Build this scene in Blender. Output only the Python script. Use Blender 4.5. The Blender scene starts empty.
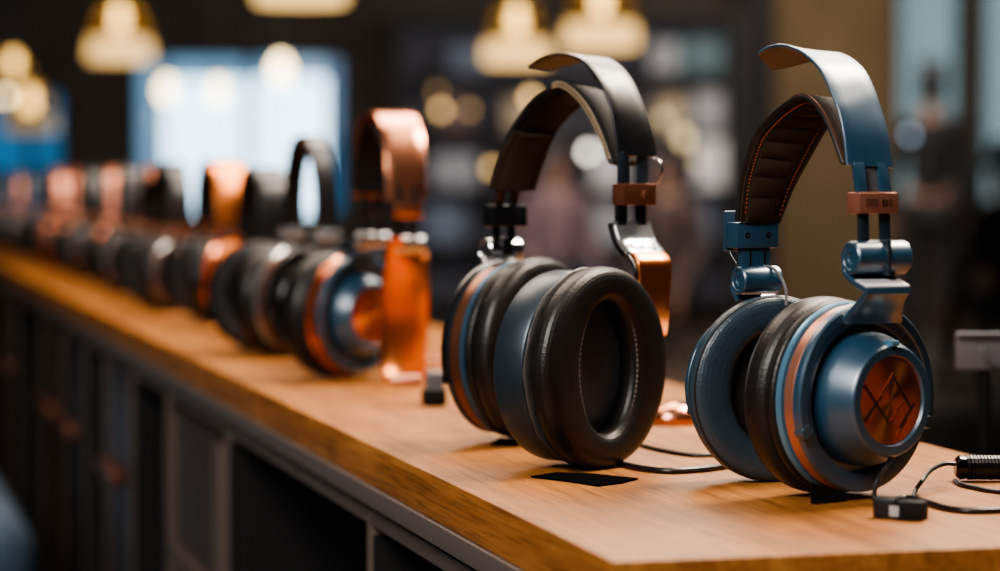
import bpy, bmesh, math, random
from mathutils import Vector, Matrix
random.seed(7)
R = math.radians
MM = 0.001
COL = bpy.context.scene.collection
scene = bpy.context.scene

# ------------------------------------------------------------------ camera
F_PX, CX, CY = 2600.0, 500.0, 285.5
TOP = 0.92                      # height of the worktop
CAM = Vector((0, 0, TOP + 0.15))
PITCH = math.atan(107.5 / F_PX)
FWD = Vector((0, math.cos(PITCH), -math.sin(PITCH)))
UPV = Vector((0, math.sin(PITCH), math.cos(PITCH)))
RGT = Vector((1, 0, 0))

def ray(x, y):
    return FWD + RGT * ((x - CX) / F_PX) + UPV * ((CY - y) / F_PX)
def ground(x, y, z=TOP):
    d = ray(x, y); return CAM + d * ((z - CAM.z) / d.z)
def at(x, y, D):
    d = ray(x, y); return CAM + d * (D / d.y)

cam_data = bpy.data.cameras.new('camera')
cam = bpy.data.objects.new('camera', cam_data); COL.objects.link(cam)
cam.location = CAM
cam.rotation_euler = (math.pi / 2 - PITCH, 0, 0)
cam_data.sensor_width = 36
cam_data.lens = F_PX / 1000 * 36
cam_data.clip_start = 0.05
cam_data.dof.use_dof = True
cam_data.dof.focus_distance = 1.27
cam_data.dof.aperture_fstop = 5.6
scene.camera = cam

# ------------------------------------------------------------------ materials
def mat(name, color, rough=0.5, metal=0.0, **kw):
    m = bpy.data.materials.new(name); m.use_nodes = True
    b = m.node_tree.nodes['Principled BSDF']
    b.inputs['Base Color'].default_value = (*color, 1)
    b.inputs['Roughness'].default_value = rough
    b.inputs['Metallic'].default_value = metal
    for k, v in kw.items():
        b.inputs[k].default_value = v
    return m
def emis(name, color, strength):
    return mat(name, (0, 0, 0), 0.5, **{'Emission Color': (*color, 1), 'Emission Strength': strength})
def add_bump(m, scale, strength, kind='noise', dist=0.0005, stretch=None):
    nt = m.node_tree; b = nt.nodes['Principled BSDF']
    tc = nt.nodes.new('ShaderNodeTexCoord'); mp = nt.nodes.new('ShaderNodeMapping')
    nt.links.new(tc.outputs['Object'], mp.inputs['Vector'])
    if stretch: mp.inputs['Scale'].default_value = stretch
    if kind == 'noise':
        t = nt.nodes.new('ShaderNodeTexNoise'); t.inputs['Detail'].default_value = 4
    else:
        t = nt.nodes.new('ShaderNodeTexVoronoi')
    t.inputs['Scale'].default_value = scale
    nt.links.new(mp.outputs[0], t.inputs['Vector'])
    bp = nt.nodes.new('ShaderNodeBump'); bp.inputs['Strength'].default_value = strength; bp.inputs['Distance'].default_value = dist
    nt.links.new(t.outputs[0], bp.inputs['Height']); nt.links.new(bp.outputs[0], b.inputs['Normal'])
    return m
def ramp_color(m, scale, c1, c2, stretch=(1, 1, 1), detail=5, lo=0.35, hi=0.65):
    nt = m.node_tree; b = nt.nodes['Principled BSDF']
    tc = nt.nodes.new('ShaderNodeTexCoord'); mp = nt.nodes.new('ShaderNodeMapping'); mp.inputs['Scale'].default_value = stretch
    n = nt.nodes.new('ShaderNodeTexNoise'); n.inputs['Scale'].default_value = scale; n.inputs['Detail'].default_value = detail
    r = nt.nodes.new('ShaderNodeValToRGB')
    r.color_ramp.elements[0].color = (*c1, 1); r.color_ramp.elements[0].position = lo
    r.color_ramp.elements[1].color = (*c2, 1); r.color_ramp.elements[1].position = hi
    nt.links.new(tc.outputs['Object'], mp.inputs['Vector']); nt.links.new(mp.outputs[0], n.inputs['Vector'])
    nt.links.new(n.outputs[0], r.inputs[0]); nt.links.new(r.outputs[0], b.inputs['Base Color'])
    return m

BLUE = mat('blue_anodised_metal', (0.018, 0.070, 0.128), 0.40, 0.25, **{'Coat Weight': 1.0, 'Coat Roughness': 0.33, 'Coat IOR': 1.8})
BLUE_L = mat('pale_blue_metal', (0.13, 0.30, 0.46), 0.35, 0.5)
BLUE_D = mat('navy_metal', (0.034, 0.050, 0.068), 0.42, 0.5, **{'Coat Weight': 0.3, 'Coat Roughness': 0.3})
BLACKM = mat('black_satin_metal', (0.012, 0.013, 0.016), 0.33, 0.4, **{'Coat Weight': 0.5, 'Coat Roughness': 0.3})
COPPER = mat('copper', (0.86, 0.37, 0.22), 0.27, 1.0)
COPPER_O = mat('orange_copper', (0.92, 0.30, 0.10), 0.30, 1.0)
ROSE = mat('rose_copper', (0.58, 0.25, 0.17), 0.38, 0.75)
BRONZE = mat('brown_copper', (0.26, 0.11, 0.065), 0.36, 0.8)
STEEL = mat('polished_steel', (0.62, 0.63, 0.65), 0.18, 1.0)
PALE = mat('pale_gloss_metal', (0.42, 0.43, 0.45), 0.16, 0.7)
GLINT = mat('painted_glint', (.75, .74, .76), .35, .3)
LEATHER = add_bump(mat('black_leather', (0.010, 0.009, 0.009), 0.42, 0, **{'Specular IOR Level': 0.5}), 900, 0.22, 'vor', 0.0004)
LEATHER_B = add_bump(mat('blue_grey_leather', (0.027, 0.050, 0.072), 0.38, 0, **{'Specular IOR Level': 0.7}), 900, 0.25, 'vor', 0.0004)
LEATHER_BR = add_bump(mat('brown_leather', (0.034, 0.023, 0.015), 0.65, 0, **{'Specular IOR Level': .16}), 700, 0.25, 'vor', 0.0004)
LEATHER_TOP = add_bump(mat('dark_leather', (0.011, 0.010, 0.009), 0.6, 0, **{'Specular IOR Level': .16}), 900, 0.2, 'vor', 0.0004)
PIPING = mat('black_piping', (0.015, 0.013, 0.013), 0.45)
THREAD_R = mat('red_thread', (0.42, 0.09, 0.03), 0.7)
THREAD_T = mat('tan_thread', (0.55, 0.42, 0.27), 0.7)
THREAD_G = mat('grey_thread', (0.30, 0.29, 0.28), 0.7)
FABRIC = add_bump(mat('black_speaker_cloth', (0.006, 0.006, 0.008), 0.8), 1500, 0.3)
FABRIC_B = add_bump(mat('blue_speaker_cloth', (0.040, 0.062, 0.10), 0.6), 1500, 0.3)
GREYLIP = add_bump(mat('grey_leather_lip', (0.07, 0.068, 0.068), 0.42), 900, 0.2)
BLACK = mat('matt_black', (0.004, 0.004, 0.004), 0.7, 0, **{'Specular IOR Level': .25})
RUBBER = mat('black_cable_rubber', (0.008, 0.008, 0.009), 0.38)
GREY = mat('grey_plastic', (0.10, 0.10, 0.11), 0.5)
LGREY = mat('pale_label', (0.35, 0.35, 0.36), 0.6)
ROD_BR = mat('dark_brown_metal', (.05, .026, .018), .4, .3)
UNDER = mat('shaded_underside', (.045, .031, .021), .55)  # dark brown paints shade onto the undersides of the metal bands
ENGRAVE = mat('dark_engraving', (0.02, 0.007, 0.004), 0.6)

def disc_material():
    m = mat('brushed_orange_copper', (0.85, 0.27, 0.07), 0.33, 1.0, Anisotropic=0.85)
    nt = m.node_tree; b = nt.nodes['Principled BSDF']
    tg = nt.nodes.new('ShaderNodeTangent'); tg.direction_type = 'RADIAL'; tg.axis = 'X'
    nt.links.new(tg.outputs[0], b.inputs['Tangent'])
    return m
DISC = disc_material()

def wood_material():
    m = mat('oak', (0.4, 0.2, 0.08), 0.42, 0, **{'Specular IOR Level': 0.16})
    nt = m.node_tree; b = nt.nodes['Principled BSDF']; L = nt.links.new
    tc = nt.nodes.new('ShaderNodeTexCoord')
    mp = nt.nodes.new('ShaderNodeMapping'); mp.inputs['Scale'].default_value = (2.2, 38, 38)
    L(tc.outputs['Object'], mp.inputs['Vector'])
    n1 = nt.nodes.new('ShaderNodeTexNoise'); n1.inputs['Scale'].default_value = 3; n1.inputs['Detail'].default_value = 7; n1.inputs['Distortion'].default_value = 0.7
    L(mp.outputs[0], n1.inputs['Vector'])
    mp2 = nt.nodes.new('ShaderNodeMapping'); mp2.inputs['Scale'].default_value = (4, 14, 14)
    L(tc.outputs['Object'], mp2.inputs['Vector'])
    n2 = nt.nodes.new('ShaderNodeTexNoise'); n2.inputs['Scale'].default_value = 1.4; n2.inputs['Detail'].default_value = 3
    L(mp2.outputs[0], n2.inputs['Vector'])
    r = nt.nodes.new('ShaderNodeValToRGB')
    e = r.color_ramp.elements
    e[0].position = 0.28; e[0].color = (0.15, 0.054, 0.014, 1)
    e[1].position = 0.72; e[1].color = (0.45, 0.195, 0.062, 1)
    k = e.new(0.5); k.color = (0.31, 0.125, 0.036, 1)
    mx = nt.nodes.new('ShaderNodeMath'); mx.operation = 'MULTIPLY_ADD'; mx.inputs[1].default_value = 0.55
    ad = nt.nodes.new('ShaderNodeMath'); ad.operation = 'MULTIPLY'; ad.inputs[1].default_value = 0.45
    L(n2.outputs[0], ad.inputs[0]); L(n1.outputs[0], mx.inputs[0]); L(ad.outputs[0], mx.inputs[2])
    # fine dark pores along the grain
    mp3 = nt.nodes.new('ShaderNodeMapping'); mp3.inputs['Scale'].default_value = (9, 260, 260)
    L(tc.outputs['Object'], mp3.inputs['Vector'])
    n3 = nt.nodes.new('ShaderNodeTexNoise'); n3.inputs['Scale'].default_value = 2.2; n3.inputs['Detail'].default_value = 4
    L(mp3.outputs[0], n3.inputs['Vector'])
    pr = nt.nodes.new('ShaderNodeMapRange'); pr.inputs['From Min'].default_value = .36; pr.inputs['From Max'].default_value = .52; pr.inputs['To Min'].default_value = .62; pr.inputs['To Max'].default_value = 1
    L(n3.outputs[0], pr.inputs['Value'])
    mul = nt.nodes.new('ShaderNodeMixRGB'); mul.blend_type = 'MULTIPLY'; mul.inputs[0].default_value = 1
    L(mx.outputs[0], r.inputs[0]); L(r.outputs[0], mul.inputs[1]); L(pr.outputs[0], mul.inputs[2]); L(mul.outputs[0], b.inputs['Base Color'])
    bp = nt.nodes.new('ShaderNodeBump'); bp.inputs['Strength'].default_value = 0.12; bp.inputs['Distance'].default_value = 0.001
    L(n1.outputs[0], bp.inputs['Height']); L(bp.outputs[0], b.inputs['Normal'])
    return m
OAK = wood_material()

# ------------------------------------------------------------------ object helpers
def tag(o, label=None, cat=None, group=None, kind=None):
    if label: o['label'] = label
    if cat: o['category'] = cat
    if group: o['group'] = group
    if kind: o['kind'] = kind
    return o
def empty(name, loc, rz=0.0):
    o = bpy.data.objects.new(name, None); COL.objects.link(o)
    o.location = loc; o.rotation_euler = (0, 0, rz); o.empty_display_size = 0.02
    return o
def link(name, bm, material, parent=None, smooth=35, loc=None, rot=None):
    bmesh.ops.recalc_face_normals(bm, faces=bm.faces[:])
    me = bpy.data.meshes.new(name); bm.to_mesh(me); bm.free()
    if smooth:
        me.shade_smooth(); me.set_sharp_from_angle(angle=R(smooth))
    me.materials.append(material)
    o = bpy.data.objects.new(name, me); COL.objects.link(o)
    if parent is not None: o.parent = parent
    if loc is not None: o.location = loc
    if rot is not None: o.rotation_euler = rot
    return o
def children(o): return [c for c in bpy.data.objects if c.parent == o]
def copy_tree(o, parent=None):
    c = o.copy(); COL.objects.link(c)
    if parent is not None: c.parent = parent
    for ch in children(o): copy_tree(ch, c)
    return c

def box(bm, c, size, rot=None, bevel=0.0, seg=2):
    mt = Matrix.Translation(Vector(c))
    if rot is not None: mt = mt @ rot.to_4x4()
    g = bmesh.ops.create_cube(bm, size=1.0)
    vs = g['verts']
    bmesh.ops.scale(bm, vec=Vector(size), verts=vs)
    if bevel:
        es = list({e for v in vs for e in v.link_edges})
        r = bmesh.ops.bevel(bm, geom=es, offset=bevel, segments=seg, profile=0.6, affect='EDGES')
        vs = list({v for f in r['faces'] for v in f.verts} | {v for v in vs if v.is_valid})
    bmesh.ops.transform(bm, matrix=mt, verts=vs)
    return bm
def prof_lathe(bm, prof, seg=72, closed=False, sy=1.0, sz=1.0, off=(0, 0, 0)):
    """revolve (x, r) about the local X axis"""
    rings = []
    for (x, r) in prof:
        if r < 1e-7:
            rings.append([bm.verts.new((x + off[0], off[1], off[2]))])
        else:
            rings.append([bm.verts.new((x + off[0], off[1] + r * sy * math.cos(2 * math.pi * k / seg), off[2] + r * sz * math.sin(2 * math.pi * k / seg))) for k in range(seg)])
    n = len(rings)
    for i in range(n if closed else n - 1):
        A, B = rings[i], rings[(i + 1) % n]
        for k in range(seg):
            k2 = (k + 1) % seg
            if len(A) == 1 and len(B) == 1: continue
            if len(A) == 1: bm.faces.new((A[0], B[k], B[k2]))
            elif len(B) == 1: bm.faces.new((A[k], B[0], A[k2]))
            else: bm.faces.new((A[k], B[k], B[k2], A[k2]))
    return bm
def catmull(pts, n):
    pts = [Vector(p) for p in pts]
    P = [pts[0] * 2 - pts[1]] + pts + [pts[-1] * 2 - pts[-2]]
    m = len(pts) - 1
    out = []
    for i in range(n):
        t = i / (n - 1) * m
        k = min(int(t), m - 1); f = t - k
        a, b, c, d = P[k], P[k + 1], P[k + 2], P[k + 3]
        out.append(0.5 * ((2 * b) + (c - a) * f + (2 * a - 5 * b + 4 * c - d) * f * f + (3 * b - a - 3 * c + d) * f ** 3))
    return out
def tube(bm, pts, r, n=None, seg=10, cap=True):
    pts = catmull(pts, n) if n else [Vector(p) for p in pts]
    rings = []
    up = Vector((0, 0, 1))
    N = None
    for i, p in enumerate(pts):
        T = (pts[min(i + 1, len(pts) - 1)] - pts[max(i - 1, 0)]).normalized()
        if N is None:
            N = T.cross(up)
            if N.length < 1e-4: N = T.cross(Vector((1, 0, 0)))
        N = (N - T * N.dot(T)).normalized(); B = T.cross(N)
        rr = r(i / (len(pts) - 1)) if callable(r) else r
        rings.append([bm.verts.new(p + (N * math.cos(2 * math.pi * k / seg) + B * math.sin(2 * math.pi * k / seg)) * rr) for k in range(seg)])
    for A, B in zip(rings, rings[1:]):
        for k in range(seg):
            bm.faces.new((A[k], A[(k + 1) % seg], B[(k + 1) % seg], B[k]))
    if cap:
        bm.faces.new(rings[0][::-1]); bm.faces.new(rings[-1])
    return bm
def strip(bm, near, far, section, n=48, under=()):
    """sweep a closed cross section along two edge curves. section(s) -> [(v in -1..1, h in metres along the normal)]"""
    A = catmull(near, n); B = catmull(far, n)
    rings = []
    for i in range(n):
        s = i / (n - 1)
        c = (A[i] + B[i]) / 2
        i0, i1 = max(i - 1, 0), min(i + 1, n - 1)
        T = ((A[i1] + B[i1]) - (A[i0] + B[i0])).normalized()
        W = (B[i] - A[i]) / 2
        Nn = T.cross(W).normalized()
        rings.append([bm.verts.new(c + W * v + Nn * h) for (v, h) in section(s)])
    m = len(rings[0])
    for P, Q in zip(rings, rings[1:]):
        for k in range(m):
            fc = bm.faces.new((P[k], P[(k + 1) % m], Q[(k + 1) % m], Q[k]))
            if k in under: fc.material_index = 1
    bm.faces.new(rings[0][::-1]); bm.faces.new(rings[-1])
    return bm
def plate_section(t, e=0.03):
    h = t / 2
    pts = []
    for v in (-1 + e, -0.5, 0, 0.5, 1 - e): pts.append((v, h))
    pts += [(1 - e * .3, h * .75), (1, h * .3), (1, -h * .3), (1 - e * .3, -h * .75)]
    for v in (1 - e, 0.5, 0, -0.5, -1 + e): pts.append((v, -h))
    pts += [(-1 + e * .3, -h * .75), (-1, -h * .3), (-1, h * .3), (-1 + e * .3, h * .75)]
    return lambda s: pts
def pad_section(t_out, t_in, ribs=0, amp=0.0):
    vs = [-1, -0.97, -0.9, -0.8, -0.72, -0.62, -0.45, -0.2, 0, 0.2, 0.45, 0.62, 0.72, 0.8, 0.9, 0.97, 1]
    def f(s):
        up = [(v, t_out * (1 - abs(v) ** 8) ** 0.5) for v in vs]
        dn = []
        rib = amp * (abs(math.sin(math.pi * ribs * s)) ** 0.6 - 0.5) if ribs else 0
        for v in reversed(vs[1:-1]):
            base = t_in * (1 - abs(v) ** 6) ** 0.5
            if abs(v) < 0.7: base += t_in * 0.22 * (1 - (v / .7) ** 2) + rib * (1 - (abs(v) / .7) ** 3)
            if 0.7 <= abs(v) <= 0.82: base -= 0.0006
            dn.append((v, -base))
        return up + dn
    return f

# ------------------------------------------------------------------ ear cup (local X points out of the cup, Z up; measures for R = 47.4 mm)
def cushion_bm(S, x0, x1, Ro, ry, rz, wr=0.0, oz=1.0, seed=1):
    bm = bmesh.new()
    na, nt = 96, 28
    rnd = random.Random(seed)
    ph = [rnd.uniform(0, 6.28) for _ in range(6)]
    rings = []
    for k in range(na):
        a = 2 * math.pi * k / na
        ca, sa = math.cos(a), math.sin(a)
        ring = []
        for j in range(nt):
            t = 2 * math.pi * j / nt
            c, s = math.cos(t), math.sin(t)
            c2 = math.copysign(abs(c) ** 0.72, c); s2 = math.copysign(abs(s) ** 0.78, s)
            q = (c2 + 1) / 2                         # 0 inner .. 1 outer
            iy, iz = ry * ca, rz * sa
            oy, ozz = Ro * ca, Ro * oz * sa
            x = (x0 + x1) / 2 + (x1 - x0) / 2 * s2
            w = wr * (math.sin(9 * a + ph[0]) * .5 + math.sin(17 * a + ph[1] + 2 * t) * .3 + math.sin(29 * a + ph[2]) * .2)
            x += w * (0.5 + 0.5 * q) * (1 if s2 > 0 else .7) * (1 - abs(c2) * .5)
            sc = 1 + w / Ro * .6
            ring.append(bm.verts.new((x * S, (iy + (oy - iy) * q) * S * sc, (iz + (ozz - iz) * q) * S * sc)))
        rings.append(ring)
    for k in range(na):
        A, B = rings[k], rings[(k + 1) % na]
        for j in range(nt):
            bm.faces.new((A[j], A[(j + 1) % nt], B[(j + 1) % nt], B[j]))
    return bm
def ring_tube(S, x, ry, rz, r, n=96, seg=8):
    bm = bmesh.new()
    for k in range(n):
        pass
    rings = []
    for k in range(n):
        a = 2 * math.pi * k / n
        c = Vector((x, ry * math.cos(a), rz * math.sin(a))); N = Vector((0, math.cos(a), math.sin(a)))
        rings.append([bm.verts.new((c + N * r * math.cos(2 * math.pi * j / seg) + Vector((1, 0, 0)) * r * math.sin(2 * math.pi * j / seg)) * S) for j in range(seg)])
    for k in range(n):
        A, B = rings[k], rings[(k + 1) % n]
        for j in range(seg): bm.faces.new((A[j], A[(j + 1) % seg], B[(j + 1) % seg], B[j]))
    return bm
def bar2d(bm, p, q, w, x, h):
    """thin raised bar in the cup's YZ plane"""
    p = Vector((0, p[0], p[1])); q = Vector((0, q[0], q[1]))
    d = q - p; L = d.length; d.normalize(); n = Vector((1, 0, 0)); t = n.cross(d)
    rot = Matrix((n, d, t)).transposed()
    box(bm, (p + q) / 2 + Vector((x, 0, 0)), (h, L, w), rot)

def make_cup(root, loc, rz, S, M, tilt=(0, 0), cone=1.0, style='cone', detail=2, wr=0.15, hole=(21, 28), seed=1, pt=25.0, ps=1.0, px1=-9.0, plain=False):
    """M: shell, accent, trim, cone, disc, pad, piping, cloth, thread"""
    bm = bmesh.new()
    S_ = S * MM
    seg = 96 if detail >= 2 else 48
    xr = 8.6 + 18.4 * cone                # x of the rim
    if style == 'cone':
        prof = [(-5, 30), (-5, 40), (-2, 41.5), (2, 41.5), (6.3, 41.5), (6.3, 43.0), (6.8, 43.6), (9.0, 43.6), (9.6, 43.0), (9.6, 36.0), (9.2, 35.0), (4.5, 34.4),
                (4.5, 31.6), (8.6 + 1.0 * cone, 31.4), (8.6 + 5.0 * cone, 31.0), (8.6 + 7.6 * cone, 30.2), (8.6 + 16.6 * cone, 26.3), (xr - .6, 25.8), (xr, 25.1), (xr, 21.0), (xr - 1.0, 20.6), (xr - 1.6, 20.4), (xr - 1.6, 0)]
    elif style == 'drum':
        prof = [(-6, 30), (-6, 43.5), (-5.4, 44.6), (-4.4, 45.1), (9, 45.3), (11.4, 44.7), (13, 43), (13.8, 40), (14, 36), (14, 0)]
    prof_lathe(bm, [(x * S_, r * S_) for x, r in prof], seg)
    cup = link('ear_cup', bm, M['shell'], root, 30, loc, (0, tilt[0], rz))
    cup.rotation_mode = 'ZYX' if False else 'XYZ'
    # accent ring, trim ring
    if style == 'cone':
        bm = prof_lathe(bmesh.new(), [(x * S_, r * S_) for x, r in [(-.6, 40), (-.6, 42.4), (0.2, 43.4), (5.2, 43.4), (5.8, 42.8), (5.8, 40)]], seg, closed=True)
        link('trim_ring', bm, M['trim'], cup)
        bm = prof_lathe(bmesh.new(), [(x * S_, r * S_) for x, r in [(-4.6, 40), (-4.6, 44), (-4.0, 44.8), (-2.0, 44.8), (-1.4, 44), (-1.4, 40)]], seg, closed=True)
        link('accent_ring', bm, M['accent'], cup)
        bm = prof_lathe(bmesh.new(), [((xr - 1.6) * S_ + 2e-4, 0), ((xr - 1.6) * S_ + 2e-4, 20.2 * S_)], seg)
        d = link('medallion', bm, M['disc'], cup, 0)
        if detail >= 2 and cone > .8:
            x = (xr - 1.35) * S_
            k = 20.2 * S_
            bm = bmesh.new()
            for p, q in (((-.86, .39), (-.06, -.5)), ((.09, .53), (.66, -.2)), ((-.86, -.42), (-.3, .12)), ((.3, -.62), (.78, -.1))):
                bar2d(bm, (p[0] * k, p[1] * k), (q[0] * k, q[1] * k), 1.25 * S_, x, .5 * S_)
            link('emblem', bm, ENGRAVE, cup, 0)
            bm = bmesh.new()
            for p, q in (((.07, .63), (-.42, .02)), ((-.06, -.5), (.42, -.02)), ((.2, -.8), (.55, -.45))):
                bar2d(bm, (p[0] * k, p[1] * k), (q[0] * k, q[1] * k), .7 * S_, x, .5 * S_)
            tag(link('emblem', bm, COPPER, cup, 0), 'bright bars of the emblem')
            bm = bmesh.new()
            box(bm, (xr * S_ - 0.0012, 0, 26.6 * S_), (.006, .0048, .0026), None, .0006)
            link('notch', bm, M['accent'], cup)
            bm = bmesh.new()
            box(bm, (xr * S_ - 0.0002, 0.0003, 25.6 * S_), (.0022, .0022, .0036), None, .0004)
            tag(link('notch', bm, BLACK, cup), 'dark slot')
            bm = bmesh.new()
            for a in (-160, 200 - 160 - 62):
                a = R(a)
                prof_lathe(bm, [(8.6 * S_, 0), (8.6 * S_, 1.4 * S_), (9.6 * S_, 1.2 * S_), (9.8 * S_, 0)], 16, off=(0, 37.4 * S_ * math.cos(a), 37.4 * S_ * math.sin(a)))
            link('screw', bm, M['accent'], cup)
    # cushion
    x_pad1 = px1; x_pad0 = px1 - pt; hole = (hole[0] * ps, hole[1] * ps)
    pad = link('ear_cushion', cushion_bm(S_, x_pad0, x_pad1, 47.4 * ps, hole[0], hole[1], wr, seed=seed), M['pad'], cup, 0)
    if plain:
        bm = prof_lathe(bmesh.new(), [(x * S_, r * S_) for x, r in [(-5, 36), (-5, 42.5), (-12, 42.5), (-12, 36)]], seg, closed=True)
        tag(link('collar', bm, BLACK, cup), 'recessed black collar')
    else:
        bm = cushion_bm(S_, -10.5, -4.2, 45.6, 30, 33, wr * .4, seed=seed + 3)
        tag(link('cushion_base', bm, M['base'], cup, 0), 'thin padded collar')
    bm = prof_lathe(bmesh.new(), [(-12 * S_, 0), (-12.5 * S_, 20 * S_), (-9 * S_, 33 * S_), (-5 * S_, 36 * S_)], 48)
    link('speaker_cloth', bm, M['cloth'], cup)
    if detail >= 2:
        if not plain: link('piping', ring_tube(S_, x_pad0 + pt * .24, 46.1 * ps, 46.1 * ps, .8), M['piping'], cup, 0)
        bm = bmesh.new()
        n = 84
        for k in range(n):
            a = 2 * math.pi * k / n
            p = Vector((x_pad0 + 2.4, (hole[0] + 2.3) * math.cos(a), (hole[1] + 2.6) * math.sin(a))) * S_
            tq = Vector((0, -(hole[0]) * math.sin(a), hole[1] * math.cos(a))).normalized()
            N = Vector((1, 0, 0)).cross(tq)
            box(bm, p, (.0009, .0016, .0006), Matrix((Vector((1, 0, 0)), tq, N)).transposed())
        link('stitching', bm, M['thread'], cup, 0)
    return cup

def xform_part(name, bm, material, root, cup):
    o = link(name, bm, material, root); o.matrix_basis = cup.matrix_basis.copy(); return o
def fork_bm(S, a0=-25, a1=205, r0=39.6, r1=45.2, x0=7.0, x1=11.8, n=48):
    """C-shaped yoke around the upper part of a cup, in the cup's own frame"""
    bm = bmesh.new(); S_ = S * MM
    sec = [(x0, r0), (x1 - .6, r0), (x1, r0 + .6), (x1, r1 - 1), (x1 - 1, r1), (x0 + .6, r1), (x0, r1 - .6)]
    rings = []
    for i in range(n):
        a = R(a0 + (a1 - a0) * i / (n - 1))
        rings.append([bm.verts.new((x * S_, r * S_ * math.cos(a), r * S_ * math.sin(a))) for x, r in sec])
    m = len(sec)
    for P, Q in zip(rings, rings[1:]):
        for k in range(m): bm.faces.new((P[k], P[(k + 1) % m], Q[(k + 1) % m], Q[k]))
    bm.faces.new(rings[0]); bm.faces.new(rings[-1][::-1])
    for a in (a0, a1):                             # pivot bosses
        a = R(a); c = ((r0 + r1) / 2 * S_ * math.cos(a), (r0 + r1) / 2 * S_ * math.sin(a))
        prof_lathe(bm, [(x0 * S_, 0), (x0 * S_, 3.2 * S_), (x1 * S_, 3.2 * S_), ((x1 + .4) * S_, 2.8 * S_), ((x1 + .4) * S_, 0)], 20, off=(0, c[0], c[1]))
    return bm
def hcyl(bm, c, r, L, seg=40, cut=True):
    """hinge barrel lying along local Y with dished, bolted ends"""
    c = Vector(c); h = L / 2
    prof = [(-h + .0012, 0), (-h + .0012, r * .30), (-h + .0004, r * .36), (-h + .0004, r * .66), (-h, r * .72), (-h, r * .9), (-h + r * .1, r)]
    prof = prof + [(-x, rr) for x, rr in reversed(prof)]
    b2 = bmesh.new(); prof_lathe(b2, prof, seg)
    me = bpy.data.meshes.new('tmp'); b2.transform(Matrix.Translation(c) @ Matrix.Rotation(R(90), 4, 'Z')); b2.to_mesh(me); b2.free()
    bm.from_mesh(me); bpy.data.meshes.remove(me)
    return bm
def mid(a, b): return (a + b) / 2

class Frame:
    """upright plane of a headband: local x along the ear axis (towards the camera), y across the band, z up"""
    def __init__(s, P_near, P_far):
        d = (P_near - P_far); d.z = 0; d.normalize()
        s.O = (P_near + P_far) / 2; s.O.z = TOP
        s.a = d; s.w = Vector((-d.y, d.x, 0))
        s.rz = math.atan2(d.y, d.x)
    def pl(s, x, y, w=0.0):
        d = ray(x, y); k = ((s.O + s.w * w) - CAM).dot(s.w) / d.dot(s.w)
        return s.loc(CAM + d * k)
    def loc(s, P):
        v = P - s.O; return Vector((v.dot(s.a), v.dot(s.w), v.z))
    def yaw(s, deg):      # local rotation whose X axis points (sin, -cos) in the world
        return R(deg - 90) - s.rz
    def edge(s, pts, w): return [s.pl(x, y, w) for x, y in pts]

# ================================================================== SETTING
STR = 'structure'
WALL_D = ramp_color(mat('dark_plaster', (.02, .017, .015), .85), 3, (.042, .033, .026), (.060, .049, .040))
WALL_BEIGE = ramp_color(mat('beige_plaster', (.2, .15, .1), .85), 2, (.12, .085, .047), (.16, .115, .066))
WALL_MID = ramp_color(mat('grey_blue_plaster', (.1, .11, .14), .85), 2, (.06, .065, .085), (.09, .095, .12))
FLOOR = ramp_color(mat('brown_floorboards', (.06, .04, .025), .45), 4, (.035, .022, .013), (.085, .052, .03), (6, .6, 1))
CEIL = mat('dark_ceiling', (.03, .026, .023), .9)
def struct(name, bm, m):
    return tag(link(name, bm, m, None, 30), kind=STR)
YB = 20.0
def wx(x): return (x - CX) / F_PX * YB
def wz(y): return CAM.z + (178 - y) / F_PX * YB
XL, XR, YF, ZC = -5.2, 5.4, -2.6, 3.3
bm = bmesh.new(); box(bm, ((XL + XR) / 2, (YB + YF) / 2, -.05), (XR - XL, YB - YF + .4, .1)); struct('floor', bm, FLOOR)
bm = bmesh.new(); box(bm, ((XL + XR) / 2, (YB + YF) / 2, ZC + .05), (XR - XL, YB - YF + .4, .1)); struct('ceiling', bm, CEIL)
bm = bmesh.new(); box(bm, (XL - .05, (YB + YF) / 2, ZC / 2), (.1, YB - YF + .4, ZC)); struct('wall_left', bm, WALL_MID)
bm = bmesh.new(); box(bm, (XR + .05, (YB + YF) / 2, ZC / 2), (.1, YB - YF + .4, ZC)); struct('wall_right', bm, WALL_MID)
bm = bmesh.new(); box(bm, ((XL + XR) / 2, YF - .05, ZC / 2), (XR - XL, .1, ZC)); struct('wall_front', bm, WALL_MID)

# back wall with window openings: (x0, x1, z0, z1)
WIN = [(wx(-60), wx(66), .75, wz(88)), (wx(132), wx(346), .75, wz(52)), (wx(893), wx(962), .8, 2.75), (wx(979), wx(1060), .8, 2.75)]
xs = sorted([XL - .1, XR + .1] + [v for w_ in WIN for v in w_[:2]])
bm = bmesh.new()
for i in range(len(xs) - 1):
    x0, x1 = xs[i], xs[i + 1]
    w_ = next((q for q in WIN if abs(q[0] - x0) < 1e-6), None)
    if w_:
        box(bm, ((x0 + x1) / 2, YB + .1, w_[2] / 2), (x1 - x0, .2, w_[2]))
        box(bm, ((x0 + x1) / 2, YB + .1, (w_[3] + ZC) / 2), (x1 - x0, .2, ZC - w_[3]))
    else:
        box(bm, ((x0 + x1) / 2, YB + .1, ZC / 2), (x1 - x0, .2, ZC))
struct('wall_back', bm, WALL_D)
bm = bmesh.new(); box(bm, ((wx(772) + wx(888)) / 2, YB - .12, ZC / 2), (wx(888) - wx(772), .24, ZC)); struct('trim_1', bm, WALL_BEIGE)
bm = bmesh.new(); box(bm, ((wx(737) + wx(770)) / 2, YB - .10, ZC / 2), (wx(770) - wx(737), .2, ZC)); struct('trim_2', bm, mat('black_post', (.008, .008, .012), .7))

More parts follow.
